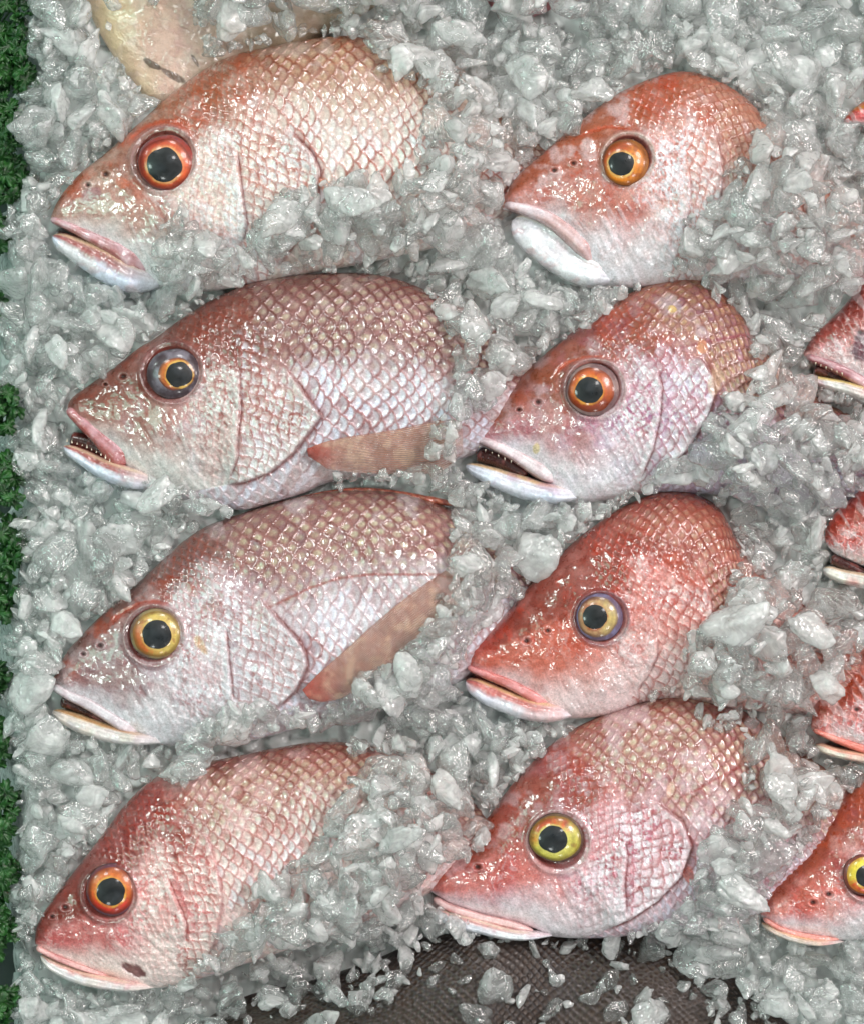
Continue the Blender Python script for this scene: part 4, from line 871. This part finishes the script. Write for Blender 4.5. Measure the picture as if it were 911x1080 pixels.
def build_chunks(name, lst, mat, base=(0, 0, 0)):
    Vs, Fs, Rn = [], [], []; off = 0
    for (pro, lvl, r, sc, eu, x, y, z, rnd) in lst:
        M = rotm(*eu); P = (pro * np.array(sc)) @ M.T
        Vs.append(world(x + P[:, 0], y + P[:, 1], z + P[:, 2], base)); Fs.append((I3 if lvl == 3 else I2)[1][:, ::-1] + off); off += len(pro); Rn.append(np.full(len(pro), rnd))
    return mesh_np(name, np.concatenate(Vs), np.concatenate(Fs), mat, attrs={'rnd': np.concatenate(Rn)}, loc=base)

# ------------------------------------------------------------------ standout pieces of ice: each its own thing (x, y, radii, turn, clearness, label)
BIG = [
 (551, 80, 30, 24, 70, .75, 'large pointed shard of ice above the snout of the orange red head at top middle'),
 (489, 40, 36, 15, 20, .8, 'long slanting slab of ice at the top, right of the topmost snapper'),
 (298, 234, 30, 20, -35, .8, 'broad frosted slab of ice lying over the gill cover of the topmost left snapper'),
 (372, 222, 30, 17, 10, .75, 'wide smooth slab of ice below the silver flank scales of the topmost left snapper'),
 (198, 808, 25, 15, -10, .45, 'clear faceted lump of ice overhanging the back of the bottom left snapper'),
 (77, 868, 18, 12, 0, 1.0, 'bright bluish white cube of ice left of the forehead of the bottom left snapper'),
 (777, 935, 32, 15, 35, .95, 'long oval white lump of ice right of the belly of the yellow eyed snapper'),
 (472, 830, 26, 16, 55, 1.0, 'oval milky lump of ice left of the forehead of the yellow eyed snapper'),
 (391, 730, 21, 17, 10, .7, 'rounded pale ice piece below the slanting pectoral fin of the third left snapper'),
 (432, 708, 26, 15, 80, .85, 'upright milky slab of ice right of the folded pectoral fin of the third left snapper'),
 (424, 786, 15, 10, 70, 1.0, 'small white pebble shaped ice piece between the two lowest left snappers'),
 (774, 655, 40, 26, -35, .95, 'biggest frosted block of ice, right of the gold and blue ringed eye snapper'),
 (737, 700, 20, 18, 0, .7, 'squarish lump of ice touching the gill cover of the deep orange red snapper'),
 (857, 562, 20, 11, -70, .95, 'smooth finger shaped ice piece left of the bright red snout at the right edge'),
 (848, 664, 30, 18, 30, 1.0, 'wedge shaped white ice block between the white chinned and the orange pink snouts'),
 (862, 718, 24, 14, 55, .95, 'rounded white ice lump just left of the orange pink snout at the right edge'),
 (831, 201, 16, 15, 0, 1.0, 'round milky disc of ice in the pile right of the top middle snapper head'),
 (571, 320, 24, 14, 5, 1.0, 'pale rectangular ice piece beneath the white jaw of the top middle snapper'),
 (531, 326, 20, 15, -20, .9, 'chunky clear ice lump left of the pale rectangular piece under the top middle jaw'),
 (140, 60, 24, 18, 40, .6, 'flat translucent ice slab at top left beside the pale beige fish'),
 (66, 372, 20, 14, 75, .75, 'leaf shaped upright ice piece left of the forehead of the second left snapper'),
 (168, 525, 24, 18, -30, .8, 'light grey ice lump under the open jaw corner of the second left snapper'),
 (128, 622, 18, 15, 30, .8, 'smooth rounded ice piece above the forehead of the third left snapper'),
 (368, 838, 26, 13, -50, .55, 'long clear shard of ice lying on the flank of the bottom left snapper'),
]
BIG = [b_ for b_ in BIG if not b_[6].startswith('flat translucent')]
gph = 'large pieces of ice that stand out of the crushed ice'
for k_, (x, y, ra, rb, tn, cl, lab) in enumerate(BIG):
    a, b = footprint(x, y, rb * 0.8); h0 = np.percentile(CUR[a, b], 80)
    pro = shard(I3[0], 700 + k_, 1 + k_ % 2); pro = pro / np.abs(pro).max(0)
    pb = world(np.array(x * 1.0), np.array(y * 1.0), np.array(h0 + rb * .1)); pb = tuple(float(v) for v in pb)
    o = build_chunks('ice_lump', [(pro, 3, ra, (ra, rb, min(ra, rb) * 0.62), (RNG.normal(0, .12), RNG.normal(0, .12), math.radians(tn)), x, y, h0 + rb * 0.28, cl)], M_ICE, pb)
    tag(o, lab, 'ice', gph)
    CUR[a, b] = np.maximum(CUR[a, b], h0 + rb * .7)
o = build_chunks('crushed_ice', chunks, M_ICE); tag(o, kind='stuff')

# packed, half melted ice filling the gaps below
bx = np.arange(-150, 1060, 2.5); by = np.arange(-150, 1225, 2.5); BX, BY = np.meshgrid(bx, by, indexing='ij')
TB = np.random.default_rng(5).random((512, 512, 5)); CS_ = 17.0
ci, cj = np.floor(BX / CS_).astype(int), np.floor(BY / CS_).astype(int); BD = np.full(BX.shape, 1e9); BF = np.zeros(BX.shape)
for di in (-1, 0, 1):
    for dj in (-1, 0, 1):
        t_ = TB[(ci + di) & 511, (cj + dj) & 511]; ox = BX - (ci + di + t_[..., 0]) * CS_; oy = BY - (cj + dj + t_[..., 1]) * CS_
        d_ = np.hypot(ox, oy * (0.7 + 0.6 * t_[..., 4])); m_ = d_ < BD; BD = np.where(m_, d_, BD); BF = np.where(m_, (t_[..., 2] - .5) * 16 + ox * (t_[..., 3] - .5) * 1.1 + oy * (t_[..., 4] - .5) * 1.1 - d_ * 0.25, BF)
BZ = 28 + BF + (NI.f(BX, BY, 9, 3) - 0.5) * 5
BZ = BZ * sm(-26, 14, BX - green_edge(BY)) - 34 * (1 - sm(-26, 14, BX - green_edge(BY)))
BZ = np.where(BY > 980, BZ - 26, BZ)
F = grid_faces(len(bx), len(by)); o = mesh_np('packed_ice', world(BX, BY, BZ).reshape(-1, 3), F, M_BED, attrs={'rnd': np.full(BX.size, 0.5)}); tag(o, kind='structure')

# ------------------------------------------------------------------ parsley garnish along the left edge
def parsley_mat():
    m, nt, b = new_mat('parsley_leaf'); L = nt.links
    nz = noise_tex(nt, 220, 3); r = node(nt, 'ShaderNodeValToRGB'); L.new(nz.outputs[0], r.inputs[0])
    r.color_ramp.elements[0].position = .35; r.color_ramp.elements[0].color = (0.008, 0.036, 0.008, 1)
    r.color_ramp.elements[1].position = .7; r.color_ramp.elements[1].color = (0.028, 0.125, 0.022, 1)
    L.new(r.outputs[0], b.inputs['Base Color']); b.inputs['Roughness'].default_value = 0.38
    return m
M_PAR = parsley_mat()
def parsley(x0, y0, R, zb, label, seed):
    r = np.random.default_rng(seed); base = tuple(float(v) for v in world(np.array(float(x0)), np.array(float(y0)), np.array(0.0)))
    root = thing('parsley_sprig', label, 'parsley', base, 'parsley sprigs along the left edge')
    V, F, Q = [], [], []; off = 0; SV, SF = [], []; so = 0
    for i in range(26):
        a0 = r.uniform(0, 6.283); rr = R * math.sqrt(r.random()); cx, cy_ = x0 + rr * math.cos(a0), y0 + rr * math.sin(a0) * 1.2
        cz = zb + r.uniform(0, 26) * (1 - rr / R * .4); Rl = r.uniform(9, 17); rot_ = r.uniform(0, 6.283); M = rotm(r.normal(0, .5), r.normal(0, .5), 0)
        na = 54; th = np.linspace(0, 2 * np.pi, na, endpoint=False)
        rad = Rl * (0.62 + 0.22 * np.cos(3 * th) + 0.16 * np.abs(np.sin(4.5 * th + .3)) + 0.07 * np.cos(17 * th))
        P0 = []
        for k, f in enumerate((0.0, 0.5, 1.0)):
            if k == 0: P0.append(np.zeros((1, 3)))
            else: P0.append(np.stack([f * rad * np.cos(th), f * rad * np.sin(th), (0.9 * f * np.sin(5 * th + i) + 1.4 * f * f * np.sin(9 * th + 2 * i)) * Rl / 8], 1))
        P = np.concatenate(P0); c_, s_ = math.cos(rot_), math.sin(rot_); P = np.stack([P[:, 0] * c_ - P[:, 1] * s_, P[:, 0] * s_ + P[:, 1] * c_, P[:, 2]], 1) @ M.T
        V.append(world(cx + P[:, 0], cy_ + P[:, 1], cz + P[:, 2], base)); j = np.arange(na)
        F.append(np.stack([np.zeros(na, int), 1 + (j + 1) % na, 1 + j], 1) + off); Q.append(np.stack([1 + j, 1 + (j + 1) % na, 1 + na + (j + 1) % na, 1 + na + j], 1) + off); off += len(P)
        # stalk from the sprig's foot to the leaf
        A_ = np.array([x0 - R * .5, y0 + R * .6, zb - 10.]); B_ = np.array([cx, cy_, cz]); n_ = 6; t = np.linspace(0, 1, n_)[:, None]
        C_ = A_ * (1 - t) + B_ * t; C_[:, 2] -= np.sin(np.pi * t[:, 0]) * 4; aa = np.linspace(0, 2 * np.pi, 6, endpoint=False)
        ring = np.stack([C_[:, 0:1] + 0.8 * np.cos(aa), C_[:, 1:2] + 0.4 * np.sin(aa), C_[:, 2:3] + 0.8 * np.sin(aa)], -1).reshape(-1, 3)
        SV.append(world(ring[:, 0], ring[:, 1], ring[:, 2], base)); SF.append(grid_faces(n_, 6, True) + so); so += n_ * 6
    o = mesh_np('leaves', np.concatenate(V), [np.concatenate(F), np.concatenate(Q)], M_PAR, root)
    sd = o.modifiers.new('thickness', 'SOLIDIFY'); sd.thickness = 0.0002
    mesh_np('stem', np.concatenate(SV), np.concatenate(SF), M_PAR, root)
PAR = [(6, 14, 30, 30, 'dark parsley sprig in the top left corner'), (8, 76, 26, 30, 'parsley sprig left of the pale fish, second from the top'), (0, 128, 24, 28, 'parsley sprig level with the forehead of the topmost left snapper'),
 (2, 182, 26, 28, 'parsley sprig left of the orange ringed eye of the topmost left snapper'), (-12, 244, 18, 26, 'dark parsley sprig level with the mouth of the topmost left snapper'), (-16, 330, 18, 24, 'barely visible parsley sprig between the two upper left snappers'),
 (1, 434, 20, 50, 'bright green parsley tip level with the open mouth of the second left snapper'), (4, 512, 24, 48, 'largest bright parsley leaf cluster, left of the ice between second and third left snapper'), (4, 572, 26, 36, 'dark parsley sprig left of the forehead of the third left snapper'),
 (-8, 632, 20, 30, 'parsley sprig level with the yellow ringed eye of the third left snapper'), (-14, 716, 18, 28, 'parsley sprig level with the mouth of the third left snapper'), (-12, 786, 18, 28, 'parsley sprig level with the gap between the two lowest left snappers'),
 (-5, 856, 22, 34, 'parsley sprig left of the bluish white ice cube'), (-4, 916, 22, 34, 'parsley sprig level with the eye of the bottom left snapper'), (-6, 982, 20, 30, 'parsley sprig level with the mouth of the bottom left snapper'), (-5, 1056, 22, 30, 'parsley sprig in the bottom left corner')]
for i, (x, y, R, zb, lab) in enumerate(PAR): parsley(x, y, R, zb, lab, 50 + i)
